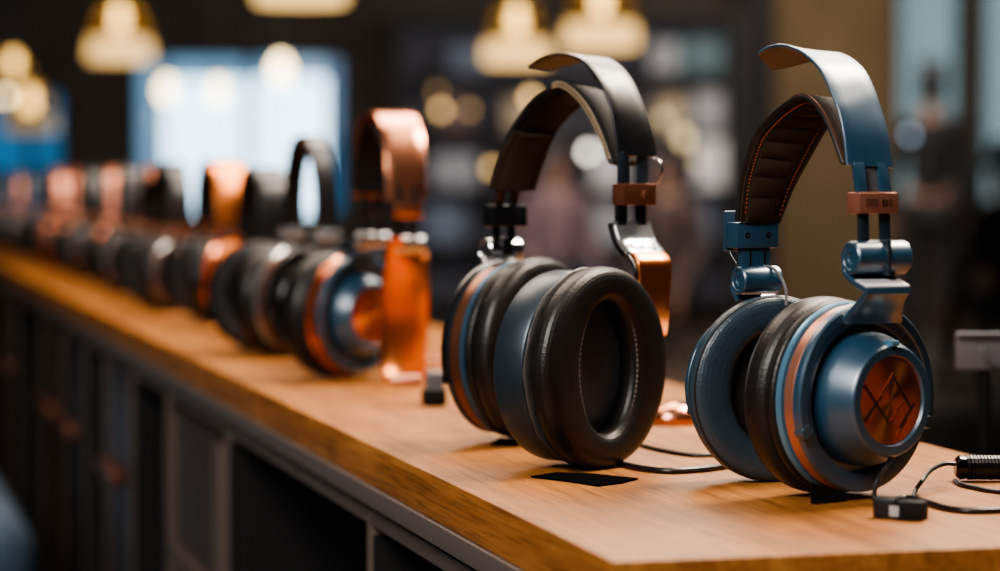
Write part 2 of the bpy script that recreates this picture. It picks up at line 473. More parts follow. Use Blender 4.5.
FRAME_M = mat('window_frame_paint', (.025, .035, .05), .6)
def glass(name, tint, mix):
    m = bpy.data.materials.new(name); m.use_nodes = True; nt = m.node_tree
    nt.nodes.remove(nt.nodes['Principled BSDF']); out = nt.nodes['Material Output']
    t = nt.nodes.new('ShaderNodeBsdfTransparent'); t.inputs[0].default_value = (*tint, 1)
    g = nt.nodes.new('ShaderNodeBsdfGlossy'); g.inputs['Roughness'].default_value = .05
    s = nt.nodes.new('ShaderNodeMixShader'); s.inputs[0].default_value = mix
    nt.links.new(t.outputs[0], s.inputs[1]); nt.links.new(g.outputs[0], s.inputs[2]); nt.links.new(s.outputs[0], out.inputs[0])
    return m
G_CLEAR = glass('clear_window_glass', (.92, .97, 1), .04)
G_BLUE = glass('blue_tinted_glass', (.10, .21, .28), .05)
G_PALE = glass('pale_blue_glass', (.28, .34, .38), .05)
G_TEAL = glass('teal_tinted_glass', (.30, .315, .30), .05)
def window(n, w_, bars, panes, fr=.05):
    x0, x1, z0, z1 = w_
    bm = bmesh.new(); y = YB + .06
    for xc in (x0 + fr / 2, x1 - fr / 2): box(bm, (xc, y, (z0 + z1) / 2), (fr, .08, z1 - z0))
    for zc in (z0 + fr / 2, z1 - fr / 2): box(bm, ((x0 + x1) / 2, y, zc), (x1 - x0, .08, fr))
    for xb, wb in bars: box(bm, (xb, y, (z0 + z1) / 2), (wb, .08, z1 - z0))
    fo = struct('window_%d' % n, bm, FRAME_M)
    for (a, b, c, d, g) in panes:
        bm = bmesh.new(); box(bm, ((a + b) / 2, y + .01, (c + d) / 2), (b - a, .008, d - c))
        link('pane', bm, g, fo)
    return fo
w1, w2, w3, w4 = WIN
window(1, w1, [(wx(30), .05)], [(w1[0], wx(30), w1[2], w1[3], G_BLUE), (wx(30), w1[1], w1[2], w1[3], G_BLUE)])
window(2, w2, [(wx(162), .03), (wx(249), .07), (wx(328), .03)],
       [(w2[0], wx(162), w2[2], w2[3], G_PALE), (wx(162), wx(249), w2[2], wz(80), G_CLEAR), (wx(162), wx(249), wz(80), w2[3], G_PALE),
        (wx(249), wx(328), w2[2], wz(78), G_CLEAR), (wx(249), wx(328), wz(78), w2[3], G_PALE), (wx(328), w2[1], w2[2], w2[3], G_BLUE)])
window(3, w3, [], [(w3[0], w3[1], w3[2], w3[3], G_TEAL)])
window(4, w4, [], [(w4[0], w4[1], w4[2], w4[3], G_TEAL)])

# world: pale day sky seen through the windows
wd = bpy.data.worlds.new('sky'); scene.world = wd; wd.use_nodes = True
bg = wd.node_tree.nodes['Background']; bg.inputs[0].default_value = (.66, .86, 1.0, 1); bg.inputs[1].default_value = 4.2

# ================================================================== COUNTER
E0 = ground(613, 562)
PHI = math.atan2(680, F_PX)
DIR = Vector((-math.sin(PHI), math.cos(PHI), 0)); NRM = Vector((math.cos(PHI), math.sin(PHI), 0))
CRZ = math.atan2(DIR.y, DIR.x)
def cw(t, n, z=TOP):         # counter coordinates -> world
    p = E0 + DIR * t + NRM * n; p.z = z; return p
def cl(t, n, z=0): return Vector((t, -n, z))   # counter local (x along the counter, y = -n)
WIDTH, LEN = 0.305, 7.4
top = empty('worktop', Vector((E0.x, E0.y, 0)), CRZ)
tag(top, 'long oak worktop carrying the row of headphones', 'counter')
bm = bmesh.new(); box(bm, (LEN / 2, -WIDTH / 2, TOP - .0115), (LEN, WIDTH, .023), None, .0012)
link('wood_slab', bm, OAK, top)
TRIM_M = mat('grey_metal_trim', (.17, .14, .125), .42, .4)
BRZ_M = mat('bronze_frame', (.15, .11, .088), .45, .4)
bm = bmesh.new(); box(bm, (LEN / 2, -WIDTH / 2, TOP - .023 - .0058), (LEN - .002, WIDTH + .004, .0110), None, .0008)
link('metal_edging', bm, TRIM_M, top)
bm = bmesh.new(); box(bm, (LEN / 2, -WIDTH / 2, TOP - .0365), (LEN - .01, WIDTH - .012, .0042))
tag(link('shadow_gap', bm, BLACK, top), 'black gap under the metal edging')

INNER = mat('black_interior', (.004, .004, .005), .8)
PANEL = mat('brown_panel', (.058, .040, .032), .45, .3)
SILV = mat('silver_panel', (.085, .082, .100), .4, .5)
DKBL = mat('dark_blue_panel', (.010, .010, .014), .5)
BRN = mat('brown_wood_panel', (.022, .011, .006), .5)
ZT = TOP - .0388
def unit(t0, t1, kind, label, front=None, frame=.005):
    u = empty('cabinet_unit', cw((t0 + t1) / 2, 0, 0), CRZ)
    tag(u, label, 'cabinet', 'cabinet units under the worktop')
    W = t1 - t0; g = .0008
    y0, y1 = -.004, -WIDTH + .01
    bm = bmesh.new()
    for sx in (-1, 1): box(bm, (sx * (W / 2 - frame / 2 - g), (y0 + y1) / 2, ZT / 2), (frame, y0 - y1, ZT), None, .0006)
    box(bm, (0, (y0 + y1) / 2, ZT - .0045), (W - 2 * frame - 2 * g, y0 - y1, .009))
    box(bm, (0, (y0 + y1) / 2, .04), (W - 2 * frame - 2 * g, y0 - y1, .08))
    link('frame', bm, BRZ_M, u)
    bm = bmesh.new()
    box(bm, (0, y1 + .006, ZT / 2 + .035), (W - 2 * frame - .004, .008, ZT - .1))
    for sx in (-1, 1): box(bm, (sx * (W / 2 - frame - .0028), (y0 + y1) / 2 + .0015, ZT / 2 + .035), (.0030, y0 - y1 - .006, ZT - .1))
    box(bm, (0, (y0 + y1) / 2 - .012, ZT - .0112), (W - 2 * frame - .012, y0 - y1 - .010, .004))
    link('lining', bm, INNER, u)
    if kind == 'open':
        bm = bmesh.new(); box(bm, (0, (y0 + y1) / 2 - .01, .40), (W - 2 * frame - .012, y0 - y1 - .03, .016)); link('shelf', bm, INNER, u)
    else:
        bm = bmesh.new(); box(bm, (0, -.012, ZT / 2 + .035), (W - 2 * frame - .004, .012, ZT - .1), None, .001)
        d = link('door', bm, front, u)
        if kind == 'handle':
            bm = bmesh.new(); box(bm, (0, .004, .760), (W * .6, .014, .016), None, .003)
            link('handle', bm, BRONZE, d)
        if kind == 'framed':
            bm = bmesh.new(); fw = .05
            hz = ZT - .012
            for sx in (-1, 1): box(bm, (sx * (W / 2 - frame - fw / 2 - .002), -.0035, ZT / 2 + .03), (fw * .8, .005, ZT - .1), None, .001)
            box(bm, (0, -.0035, .737), (W - .03, .005, .018), None, .001)
            link('rail', bm, BRZ_M, d)
    return u
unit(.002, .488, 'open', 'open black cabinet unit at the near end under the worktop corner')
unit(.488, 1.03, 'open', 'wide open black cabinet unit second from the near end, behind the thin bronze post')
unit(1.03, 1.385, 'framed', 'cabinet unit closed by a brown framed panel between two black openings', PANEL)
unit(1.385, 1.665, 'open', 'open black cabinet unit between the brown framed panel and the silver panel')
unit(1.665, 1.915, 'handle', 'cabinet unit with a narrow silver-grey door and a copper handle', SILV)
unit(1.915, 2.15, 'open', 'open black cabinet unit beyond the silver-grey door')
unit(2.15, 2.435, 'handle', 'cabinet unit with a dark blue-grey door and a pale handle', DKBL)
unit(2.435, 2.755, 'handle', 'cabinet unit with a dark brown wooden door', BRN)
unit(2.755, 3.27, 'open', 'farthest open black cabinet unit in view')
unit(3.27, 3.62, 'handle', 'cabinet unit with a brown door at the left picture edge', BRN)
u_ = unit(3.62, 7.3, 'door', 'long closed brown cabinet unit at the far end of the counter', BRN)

# ================================================================== HEADPHONES 1 : blue, nearest, right
Mblue = dict(shell=BLUE, accent=BLUE_L, trim=ROSE, disc=DISC, pad=LEATHER, base=LEATHER, piping=PIPING, cloth=FABRIC, thread=PIPING)
Mblue_far = dict(Mblue, pad=LEATHER_B, piping=PIPING)
def headphones_blue():
    Pn, Pf = ground(850, 498), ground(752, 479)
    f = Frame(Pn, Pf)
    root = empty('headphones', f.O, f.rz)
    tag(root, 'blue over-ear headphones with copper disc on the ear cup, rightmost on the worktop', 'headphones', 'headphones in a row on the worktop')
    S = 1.0
    # ear cups
    c1 = f.loc(Pn); c1.z = .0474
    cup1 = make_cup(root, c1, f.yaw(38), 1.0, Mblue, wr=.12, seed=3, pt=18.5, ps=.985)
    c2 = f.loc(ground(762, 479)); c2.z = .0474 * .87 * 1.12
    cup2 = make_cup(root, c2, f.yaw(23) + math.pi, .87, Mblue_far, cone=.12, wr=.25, hole=(25, 28.5), seed=5, pt=15, ps=1.12, px1=-5)
    xform_part('yoke_fork', fork_bm(1.0, -18, 198), BLUE, root, cup1)
    xform_part('yoke_fork', fork_bm(.87, -18, 198, x0=5.5, x1=9.8), BLUE, root, cup2)
    # outer band
    nr = [(758, 53), (768, 47), (781, 45), (795, 49), (806, 56), (818, 68), (826, 82), (832, 96), (838, 112), (843, 136), (846, 165)]
    fr = [(772, 69.5), (787, 67), (806, 62), (833, 54), (846, 56), (857, 63), (866, 73), (874, 89), (880, 106), (888, 134), (893, 168)]
    bm = strip(bmesh.new(), f.edge(nr, -.0125), f.edge(fr, .0125), plate_section(.0017, .05), 64, range(9, 13))
    link('headband', bm, BLUE, root, 40).data.materials.append(UNDER)
    # inner padded band
    nr = [(737, 221), (741, 186), (748, 158), (757, 134), (772, 116), (788, 103), (803, 97), (815, 104), (825, 118), (834, 137), (843, 163)]
    fr = [(778, 222), (792, 187), (805, 163), (819, 138), (832, 117), (843, 107), (852, 104), (860, 108), (868, 120), (876, 138), (883, 163)]
    A, B = f.edge(nr, -.0118), f.edge(fr, .0135)
    bm = strip(bmesh.new(), A, B, pad_section(.0016, .0026, 14, .0016), 220)
    pad = link('headband_pad', bm, LEATHER_BR, root, 0)
    An, Bn = catmull(A, 160), catmull(B, 160)
    bm = bmesh.new(); tube(bm, An, .0013); tube(bm, Bn, .0013)
    link('piping', bm, PIPING, pad, 0)
    bm = bmesh.new()
    for v in (.115, .90):
        for i in range(3, 157, 1):
            if i % 2: continue
            p0 = An[i].lerp(Bn[i], v); p1 = An[i + 1].lerp(Bn[i + 1], v)
            T = (p1 - p0).normalized(); W = (Bn[i] - An[i]).normalized(); N = T.cross(W).normalized()
            rot = Matrix((T, N.cross(T), N)).transposed()
            box(bm, (p0 + p1) / 2 - N * .0026, ((p1 - p0).length * .8, .00035, .0005), rot)
    link('stitching', bm, THREAD_R, pad, 0)
    # light stitching on the near edge of the right limb
    bm = bmesh.new()
    for i in range(84, 158, 2):
        p0, p1 = An[i], An[i + 1]; T = (p1 - p0).normalized(); W = (Bn[i] - An[i]).normalized(); N = T.cross(W)
        rot = Matrix((T, N.cross(T), N)).transposed()
        box(bm, (p0 + p1) / 2 + N * .0013 - W * .0004, (.0014, .0009, .0006), rot)
    tag(link('stitching', bm, BRONZE, pad, 0), 'copper thread along the edge')
    # left block
    c = f.pl(752, 235)
    bm = bmesh.new(); box(bm, c, (.011, .0245, .0128), None, .0008)
    blk = link('slider_block', bm, BLUE, root)
    bm = bmesh.new(); box(bm, c + Vector((-.0064, 0, .002)), (.0022, .0245, .0200), None, .0008); tag(link('back_plate', bm, BLUE, blk), 'taller plate behind the block')
    for sy in (-.0060, .0062):
        bm = bmesh.new(); prof_lathe(bm, [(.0050, 0), (.0056, .0006), (.0058, .0013), (.0056, .0015), (.0050, .0015)], 16, off=(c.x, c.y + sy, c.z))
        link('screw', bm, BLACK, blk)
    c2b = f.pl(754, 256)
    bm = bmesh.new(); box(bm, c2b, (.004, .0165, .0150), None, .0005)
    lk = link('link_plate', bm, BLUE, root)
    bm = bmesh.new()
    for sy in (-.0034, .0050): box(bm, c2b + Vector((.0020, sy, 0)), (.0006, .0008, .013))
    link('groove', bm, BLACK, lk)
    c3 = f.pl(757, 280)
    hb = link('hinge', hcyl(bmesh.new(), c3, .0071, .0225), BLUE, root, 30)
    tp = cup2.matrix_basis @ Vector((.004, 0, .0455))
    cu = mid(c3, tp)
    bm = strip(bmesh.new(), [c3 + Vector((-.004, -.0085, -.004)), cu + Vector((-.010, -.010, 0)), tp + Vector((0, -.013, -.003))],
               [c3 + Vector((-.004, .0085, -.004)), cu + Vector((-.010, .010, 0)), tp + Vector((0, .013, -.003))], plate_section(.0025, .08), 16)
    link('yoke', bm, BLUE, root)
    bm = bmesh.new(); tube(bm, [f.pl(764, 266, .004), f.pl(774, 269, .006), f.pl(782, 280, .008), f.pl(786, 292, .008), f.pl(786, 306, .006)], .0008, 24)
    tag(link('wire', bm, GREY, root, 0), 'grey wire looping over the far hinge')
    bm = bmesh.new(); tube(bm, [f.pl(730, 246, -.010), f.pl(731, 254, -.010), f.pl(737, 264, -.009)], .0009, 14)
    link('wire', bm, RUBBER, root, 0)
    # right slider: rods, copper block, hinge
    a, b = f.pl(869, 160), f.pl(873, 246)
    for w in (-.0062, .0068):
        p, q = f.pl(869, 163) , f.pl(873, 196)
        bm = bmesh.new(); box(bm, mid(p, q) + Vector((0, w, 0)), (.0028, .0056, (p - q).length), Matrix.Rotation(math.atan2((p - q).x, (p - q).z), 3, 'Y'), .0004)
        link('slider_rod', bm, BLUE, root)
        p, q = f.pl(873, 208), f.pl(874, 250)
        bm = bmesh.new(); box(bm, mid(p, q) + Vector((0, w * .92, 0)), (.0026, .0050, (p - q).length), Matrix.Rotation(math.atan2((p - q).x, (p - q).z), 3, 'Y'), .0004)
        link('slider_rod', bm, BLUE_D, root)
    p, q = f.pl(869, 163), f.pl(872, 196)
    bm = bmesh.new(); box(bm, mid(p, q) + Vector((-.002, 0, 0)), (.0016, .010, (p - q).length), None)
    tag(link('slider_plate', bm, GREY, root), 'grey plate between the rods')
    c = f.pl(872.5, 203)
    bm = bmesh.new(); box(bm, c, (.0105, .0218, .0098), None, .0009)
    blk = link('slider_block', bm, ROSE, root); tag(blk, 'copper block with engraved marks')
    bm = bmesh.new()
    x = c.x + .0053
    for k in range(7): box(bm, (x, c.y - .0068 + k * .0010, c.z + .0001), (.0003, .00022, .0040))
    for dy, dz, sy, sz in ((.0022, 0, .0006, .0030), (.0032, .0013, .0014, .0005), (.0032, -.0013, .0014, .0005), (.0032, 0, .0012, .0005), (.0044, 0, .0006, .0030), (.0062, 0, .0005, .0030), (.0068, .0013, .0010, .0004), (.0068, -.0013, .0010, .0004)):
        box(bm, (x, c.y + dy, c.z + dz), (.0003, sy, sz))
    link('engraved_mark', bm, ENGRAVE, blk, 0)
    c = f.pl(877, 257.5)
    link('hinge', hcyl(bmesh.new(), c, .0078, .0300), BLUE, root, 30)
    bm = bmesh.new(); box(bm, c + Vector((0, .0015, 0)), (.0164, .0022, .0164), None, .0006)
    tag(link('hinge_strap', bm, BLUE_D, root), 'dark strap round the hinge barrel')
    # yoke strip: from the barrel out to a knee and back down to the fork
    prof_n = [(846, 262), (847, 273), (858, 284), (869.5, 290.8), (870, 291.8), (863, 300.5), (853, 311), (846, 322)]
    N0 = [f.pl(x, y, -.0125) for x, y in prof_n]
    wf = [.0125, .0125, .0105, .0095, .0095, .0105, .0150, .0190]
    N1 = [Vector((p.x, -.0145 + .0 , p.z)) for p in N0]
    N2 = [Vector((p.x, w, p.z)) for p, w in zip(N0, wf)]
    bm = bmesh.new(); tube_sec = plate_section(.0028, .06)
    bm = strip(bm, N1, N2, tube_sec, 40)
    link('yoke', bm, BLUE, root, 40)
    off = Vector((.0006, 0, .0017))
    bm = strip(bmesh.new(), [p + off for p in N1[2:4]], [p + off for p in N2[2:4]], plate_section(.0010, .06), 6)
    tag(link('knee_glint', bm, GLINT, root, 40), 'pale strip painting a bright reflection on the knee under the hinge barrel')  # pale strip stands in for the reflection on the shadowed knee
    # short cable leaving the near cup
    p = [f.loc(ground(876, 507) + Vector((0, 0, .0015))), f.loc(at(874, 494, 1.185)), f.loc(at(879, 478, 1.187)), f.loc(at(890, 460, 1.195)), f.loc(at(897, 448, 1.200))]
    bm = bmesh.new(); tube(bm, p, .0011, 30); link('cable', bm, RUBBER, root, 0)
    return root
HP1 = headphones_blue()

# ================================================================== HEADPHONES 2 : black with copper block, cup turned outwards
Mblk = dict(shell=BLUE_D, accent=mat('slate_blue_metal', (.05, .11, .18), .4, .5), trim=BRONZE, disc=DISC, pad=LEATHER, base=LEATHER, piping=PIPING, cloth=FABRIC_B, thread=THREAD_G)
def headphones_black():
    f = Frame(at(635, 195, 1.405), at(507, 216, 1.50))
    root = empty('headphones', f.O, f.rz)
    tag(root, 'black over-ear headphones with copper slider block and an ear cushion turned towards the viewer', 'headphones', 'headphones in a row on the worktop')
    G = ground(573, 466)
    S1 = 1.10
    c1 = f.loc(G); c1.z = .0474 * S1 + .0002
    cup1 = make_cup(root, c1, f.yaw(50) + math.pi, S1, Mblk, style='drum', hole=(20, 31), wr=.10, seed=8, pt=14.5, px1=-9.0, plain=True)
    # soft grey lip folded behind the cushion
    bm = cushion_bm(S1 * MM, -9.6, -7.2, 46.8, 38, 38, .6, seed=4)
    tag(link('cushion_lip', bm, GREYLIP, cup1, 0), 'grey folded lip behind the cushion')
    G2 = ground(511, 441)
    S2 = 1.11
    c2 = f.loc(G2); c2.z = .0474 * S2
    cup2 = make_cup(root, c2, f.yaw(52) + math.pi, S2, Mblk, cone=.25, wr=.55, seed=12, pt=15)
    xform_part('yoke_fork', fork_bm(S2, -18, 198, x0=7, x1=10.4), BLACKM, root, cup2)
    # bands
    nr = [(528, 66), (540, 58), (554, 54), (568, 54.6), (582, 61), (593, 73.6), (602, 88), (610, 110), (614, 132), (617, 156)]
    fr = [(549, 69), (563, 66), (580, 61.5), (604, 58.5), (617, 64), (629, 76), (638, 92), (647, 114), (653, 134), (657, 157)]
    bm = strip(bmesh.new(), f.edge(nr, -.0115), f.edge(fr, .0115), plate_section(.0017, .05), 64, range(9, 13))
    link('headband', bm, BLACKM, root, 40).data.materials.append(UNDER)
    nr = [(492, 183), (499, 160), (508, 138), (517, 122), (532, 102), (547, 91), (561, 85), (576, 94), (590, 112), (601, 135), (611, 163)]
    fr = [(534, 185), (542, 162), (551, 138), (562, 122), (576, 108), (588, 98), (600, 93), (613, 100), (625, 114), (635, 136), (644, 163)]
    A, B = f.edge(nr, -.0112), f.edge(fr, .0118)
    bm = strip(bmesh.new(), A, B, pad_section(.0020, .0028), 120)
    pad = link('headband_pad', bm, LEATHER_TOP, root, 0)
    An, Bn = catmull(A, 160), catmull(B, 160)
    bm = bmesh.new(); tube(bm, An, .0013); tube(bm, Bn, .0013); link('piping', bm, PIPING, pad, 0)
    bm = bmesh.new()
    for i in range(88, 158, 2):
        p0, p1 = An[i], An[i + 1]; T = (p1 - p0).normalized(); W = (Bn[i] - An[i]).normalized(); N = T.cross(W)
        rot = Matrix((T, N.cross(T), N)).transposed()
        for dn in (.0014, -.0008):
            box(bm, (p0 + p1) / 2 + N * dn - W * .0011, (.0013, .0009, .0007), rot)
    link('stitching', bm, THREAD_T, pad, 0)
    # sleeve over the lower left end
    nr2 = [(489.5, 187), (497, 162), (507, 139), (512, 130)]
    fr2 = [(536, 189), (544, 163), (552, 140), (557, 131)]
    bm = strip(bmesh.new(), f.edge(nr2, -.0124), f.edge(fr2, .0130), pad_section(.0032, .0040), 24)
    tag(link('band_sleeve', bm, LEATHER_BR, root, 40), 'thicker sleeve over the lower end of the band')
    # left slider
    for w in (-.006, .005):
        p, q = f.pl(511, 182), f.pl(506, 208)
        bm = bmesh.new(); box(bm, mid(p, q) + Vector((0, w, 0)), (.0028, .0050, (p - q).length), Matrix.Rotation(math.atan2((p - q).x, (p - q).z), 3, 'Y'), .0004)
        link('slider_rod', bm, ROD_BR, root)
        p, q = f.pl(505, 226), f.pl(504, 244)
        bm = bmesh.new(); box(bm, mid(p, q) + Vector((0, w, 0)), (.0028, .0040, (p - q).length), None, .0004)
        link('slider_rod', bm, BLACKM, root)
    c = f.pl(505, 216)
    bm = bmesh.new(); box(bm, c, (.012, .0235, .0128), None, .0012); link('slider_block', bm, BLACKM, root)
    c3 = f.pl(501, 250)
    link('hinge', hcyl(bmesh.new(), c3, .0070, .0240), STEEL, root, 30)
    bm = bmesh.new(); box(bm, c3, (.0150, .0085, .0150), None, .002); link('hinge_strap', bm, BLACKM, root)
    tp = cup2.matrix_basis @ Vector((.0055, 0, .0495))
    m0 = mid(c3, tp)
    bm = strip(bmesh.new(), [c3 + Vector((-.003, -.010, -.003)), m0 + Vector((-.006, -.011, 0)), tp + Vector((0, -.014, -.003))],
               [c3 + Vector((-.003, .010, -.003)), m0 + Vector((-.006, .011, 0)), tp + Vector((0, .014, -.003))], plate_section(.0030, .08), 16)
    link('yoke', bm, BLACKM, root)
    # right slider
    for w in (-.0075, .0062):
        p, q = f.pl(633, 152), f.pl(634.5, 190)
        bm = bmesh.new(); box(bm, mid(p, q) + Vector((0, w, 0)), (.0030, .0062, (p - q).length), None, .0004)
        link('slider_rod', bm, BLUE_D, root)
        p, q = f.pl(632, 202), f.pl(631, 232)
        bm = bmesh.new(); box(bm, mid(p, q) + Vector((0, w, 0)), (.0030, .0062, (p - q).length), None, .0004)
        link('slider_rod', bm, BLACKM, root)
    c = f.pl(634.5, 194.5)
    bm = bmesh.new(); box(bm, c, (.0100, .0230, .0118), None, .0008)
    blk = link('slider_block', bm, ROSE, root); tag(blk, 'copper block with a small lightning emblem')
    blk.data.materials[0] = mat('brown_rose_copper', (.36, .14, .085), .35, .8)
    bm = bmesh.new(); x = c.x + .0050; y = c.y + .0015; z = c.z
    def tri(pts):
        lo = [bm.verts.new((x, y + p[0] * MM, z + p[1] * MM)) for p in pts]; hi = [bm.verts.new((x + .0003, y + p[0] * MM, z + p[1] * MM)) for p in pts]
        bm.faces.new(hi); bm.faces.new(lo[::-1])
        for i in range(len(pts)): bm.faces.new((lo[i], lo[(i + 1) % len(pts)], hi[(i + 1) % len(pts)], hi[i]))
    tri([(-.2, 0), (.9, 2.4), (1.5, 2.4), (1.6, .1), (.9, .3)]); tri([(-1.8, .4), (.3, .2), (.9, -.9), (-.1, -.5)]); tri([(.2, -.6), (1.2, -.6), (.5, -2.2)])
    link('emblem', bm, mat('bright_copper_inlay', (.9, .55, .4), .3, .8), blk, 0)
    # pale glossy plate leaning out, then copper strap down behind the cushion
    NP = [f.pl(x, y, -.0128) for x, y in [(613, 222), (614, 228), (619, 242), (628, 254)]]
    bm = strip(bmesh.new(), NP, [Vector((p.x, .0128, p.z)) for p in NP], plate_section(.0022, .05), 20)
    pl_ = link('yoke_plate', bm, PALE, root, 40); tag(pl_, 'pale glossy plate under the slider')
    bm = bmesh.new()
    q0, q1 = NP[1].lerp(NP[3], .5), None
    Tn = (NP[1] - NP[3]).normalized(); Nn = Vector((0, 1, 0)).cross(Tn)
    if Nn.x < 0: Nn = -Nn
    for t_, w_ in ((.72, .0062), (.72, -.001), (.86, .0066)):
        p = NP[1].lerp(NP[3], t_); 
        box(bm, Vector((p.x, w_, p.z)) + Nn * .0012, (.0006, .0016, .0012), Matrix((Nn, Vector((0, 1, 0)), Nn.cross(Vector((0, 1, 0))))).transposed())
    link('screw', bm, BLACK, pl_)
    bm = strip(bmesh.new(), [p + Vector((-.0016, -.0014, -.0008)) for p in NP], [Vector((p.x - .0016, -.0108, p.z - .0008)) for p in NP], plate_section(.0030, .2), 20)
    tag(link('edge_cover', bm, BLACKM, pl_, 40), 'black edge of the plate')
    NY = [f.pl(x, y, -.0110) for x, y in [(627, 252.5), (632, 256), (637, 264), (638, 280), (639, 300), (643, 318), (650, 336)]]
    wy = [.0125, .0125, .0122, .0116, .0098, .0066, .0000]
    bm = strip(bmesh.new(), NY, [Vector((p.x, w, p.z)) for p, w in zip(NY, wy)], plate_section(.0026, .06), 40)
    tag(link('yoke', bm, COPPER_O, root, 40), 'orange copper strap')
    bm = bmesh.new(); tube(bm, [f.pl(627, 254, -.0125), f.pl(632, 262, -.0125), f.pl(636, 272, -.0125), f.pl(634, 284, -.0125), f.pl(630, 296, -.0125)], .0011, 24)
    link('wire', bm, RUBBER, root, 0)
    bm = bmesh.new(); tube(bm, [f.pl(653, 158, .012), f.pl(660, 162, .012), f.pl(662, 172, .012), f.pl(658, 182, .012), f.pl(652, 187, .012)], .0006, 24)
    tag(link('wire', bm, STEEL, root, 0), 'silver wire loop beside the slider')
    return root
HP2 = headphones_black()

# ================================================================== GENERIC HEADPHONES for the rest of the row
def gen_hp(label, O, rz, H, s, S, M, band, padm, block, hinge_m, yoke_m, bw=.0115, cups=None, detail=1, zf=.60, group='headphones in a row on the worktop'):
    root = empty('headphones', O, rz); tag(root, label, 'headphones', group)
    zs = H * zf                       # bottom of the bands
    def arch(h, half, zb, n=15):
        pts = []
        for i in range(n):
            a = math.pi * (1 - i / (n - 1)); c, q = math.cos(a), math.sin(a)
            pts.append((math.copysign(abs(c) ** .8, c) * half, zb + (h - zb) * abs(q) ** .85))
        return pts
    o = arch(H, s / 2, zs); i_ = arch(H - .010, s / 2 - .006, zs + .004)
    bm = strip(bmesh.new(), [Vector((u, -bw, z)) for u, z in o], [Vector((u, bw, z)) for u, z in o], plate_section(.002, .05), 48)
    link('headband', bm, band, root, 40)
    bm = strip(bmesh.new(), [Vector((u, -bw * 1.03, z)) for u, z in i_], [Vector((u, bw * 1.03, z)) for u, z in i_], pad_section(.002, .003), 48)
    link('headband_pad', bm, padm, root, 0)
    cups = [(1, 0, 0), (-1, 0, 0)] if cups is None else cups     # (side, swivel, (du, dw))
    for side, sw, off in cups:
        du, dw = off if off else (0, 0)
        ux = side * s / 2
        for w in (-.006, .006):
            bm = bmesh.new(); box(bm, (ux - side * .001, w, zs - .010), (.0026, .005, .040), None, .0004); link('slider_rod', bm, BLACKM, root)
        bm = bmesh.new(); box(bm, (ux, 0, zs - .010), (.011, .022, .010), None, .001); link('slider_block', bm, block, root)
        hz = zs - .030
        link('hinge', hcyl(bmesh.new(), (ux, 0, hz), .0068, .026, 24), hinge_m, root, 30)
        cl_ = Vector((side * (s / 2 - .008) + du, dw, .0474 * S + .0002))
        cup = make_cup(root, cl_, (0 if side > 0 else math.pi) + sw, S, M, detail=1, cone=.55, wr=.12)
        xform_part('yoke_fork', fork_bm(S, -18, 198), yoke_m, root, cup)
        tp = cup.matrix_basis @ Vector((.0055, 0, .0455 * S))
        a = Vector((ux, 0, hz)); m_ = mid(a, tp) + Vector((side * .006, 0, 0))
        bm = strip(bmesh.new(), [a + Vector((side * .004, -.011, 0)), m_ + Vector((0, -.010, 0)), tp + Vector((0, -.013, -.002))],
                   [a + Vector((side * .004, .011, 0)), m_ + Vector((0, .010, 0)), tp + Vector((0, .013, -.002))], plate_section(.003, .08), 14)
        link('yoke', bm, yoke_m, root, 40)
    return root
Mcop = dict(shell=BLUE, accent=COPPER, trim=COPPER_O, disc=DISC, pad=LEATHER, base=LEATHER, piping=PIPING, cloth=FABRIC, thread=PIPING)
Mcop2 = dict(Mcop, shell=COPPER_O)
Mdark = dict(shell=BLACKM, accent=PALE, trim=BRONZE, disc=BLACKM, pad=LEATHER, base=LEATHER, piping=PIPING, cloth=FABRIC, thread=PIPING)
Mwarm = dict(shell=BRONZE, accent=COPPER, trim=COPPER, disc=COPPER, pad=LEATHER, base=LEATHER, piping=PIPING, cloth=FABRIC, thread=PIPING)

# third: copper band, cup with orange ring
Pn, Pf = at(407, 300, 1.90), at(372, 300, 2.02); f3 = Frame(Pn, Pf)
def headphones_copper():
    f = f3
    root = gen_hp('headphones with a bright copper headband and an orange-ringed blue ear cup, third in the row', f.O, f.rz, .199, (Pn - Pf).length, 1.0,
                  Mcop, COPPER, LEATHER_TOP, COPPER, STEEL, COPPER_O, bw=.0155, cups=[], zf=.675)
    return root
HP3 = headphones_copper()
def add_side(root, f, side, u, w, zs, cupP, yaw, S, M, yoke_m, block, detail=1, cone=.7, flip=0):
    for ww in (-.006, .006):
        bm = bmesh.new(); box(bm, (u, w + ww, zs - .012), (.0026, .005, .046), None, .0004); link('slider_rod', bm, BLACKM, root)
    bm = bmesh.new(); box(bm, (u + side * .001, w, zs - .008), (.011, .022, .011), None, .001); link('slider_block', bm, block, root)
    hz = zs - .034
    link('hinge', hcyl(bmesh.new(), (u, w, hz), .0070, .026, 24), STEEL, root, 30)
    c = f.loc(cupP); c.z = .0474 * S + .0002
    cup = make_cup(root, c, f.yaw(yaw) + flip, S, M, detail=1, cone=cone, wr=.12)
    xform_part('yoke_fork', fork_bm(S, -18, 198), yoke_m, root, cup)
    tp = cup.matrix_basis @ Vector((.0055, 0, .0455 * S))
    a = Vector((u, w, hz)); m_ = mid(a, tp) + Vector((side * .006, 0, 0))
    bm = strip(bmesh.new(), [a + Vector((side * .004, -.011, 0)), m_ + Vector((0, -.011, 0)), tp + Vector((0, -.013, -.002))],
               [a + Vector((side * .004, .011, 0)), m_ + Vector((0, .011, 0)), tp + Vector((0, .013, -.002))], plate_section(.003, .08), 14)
    link('yoke', bm, yoke_m, root, 40)
    return cup
s3 = (Pn - Pf).length
add_side(HP3, f3, 1, s3 / 2, 0, .199 * .675, ground(352, 378), 48, 1.0, Mcop, BLUE, COPPER, cone=.8)
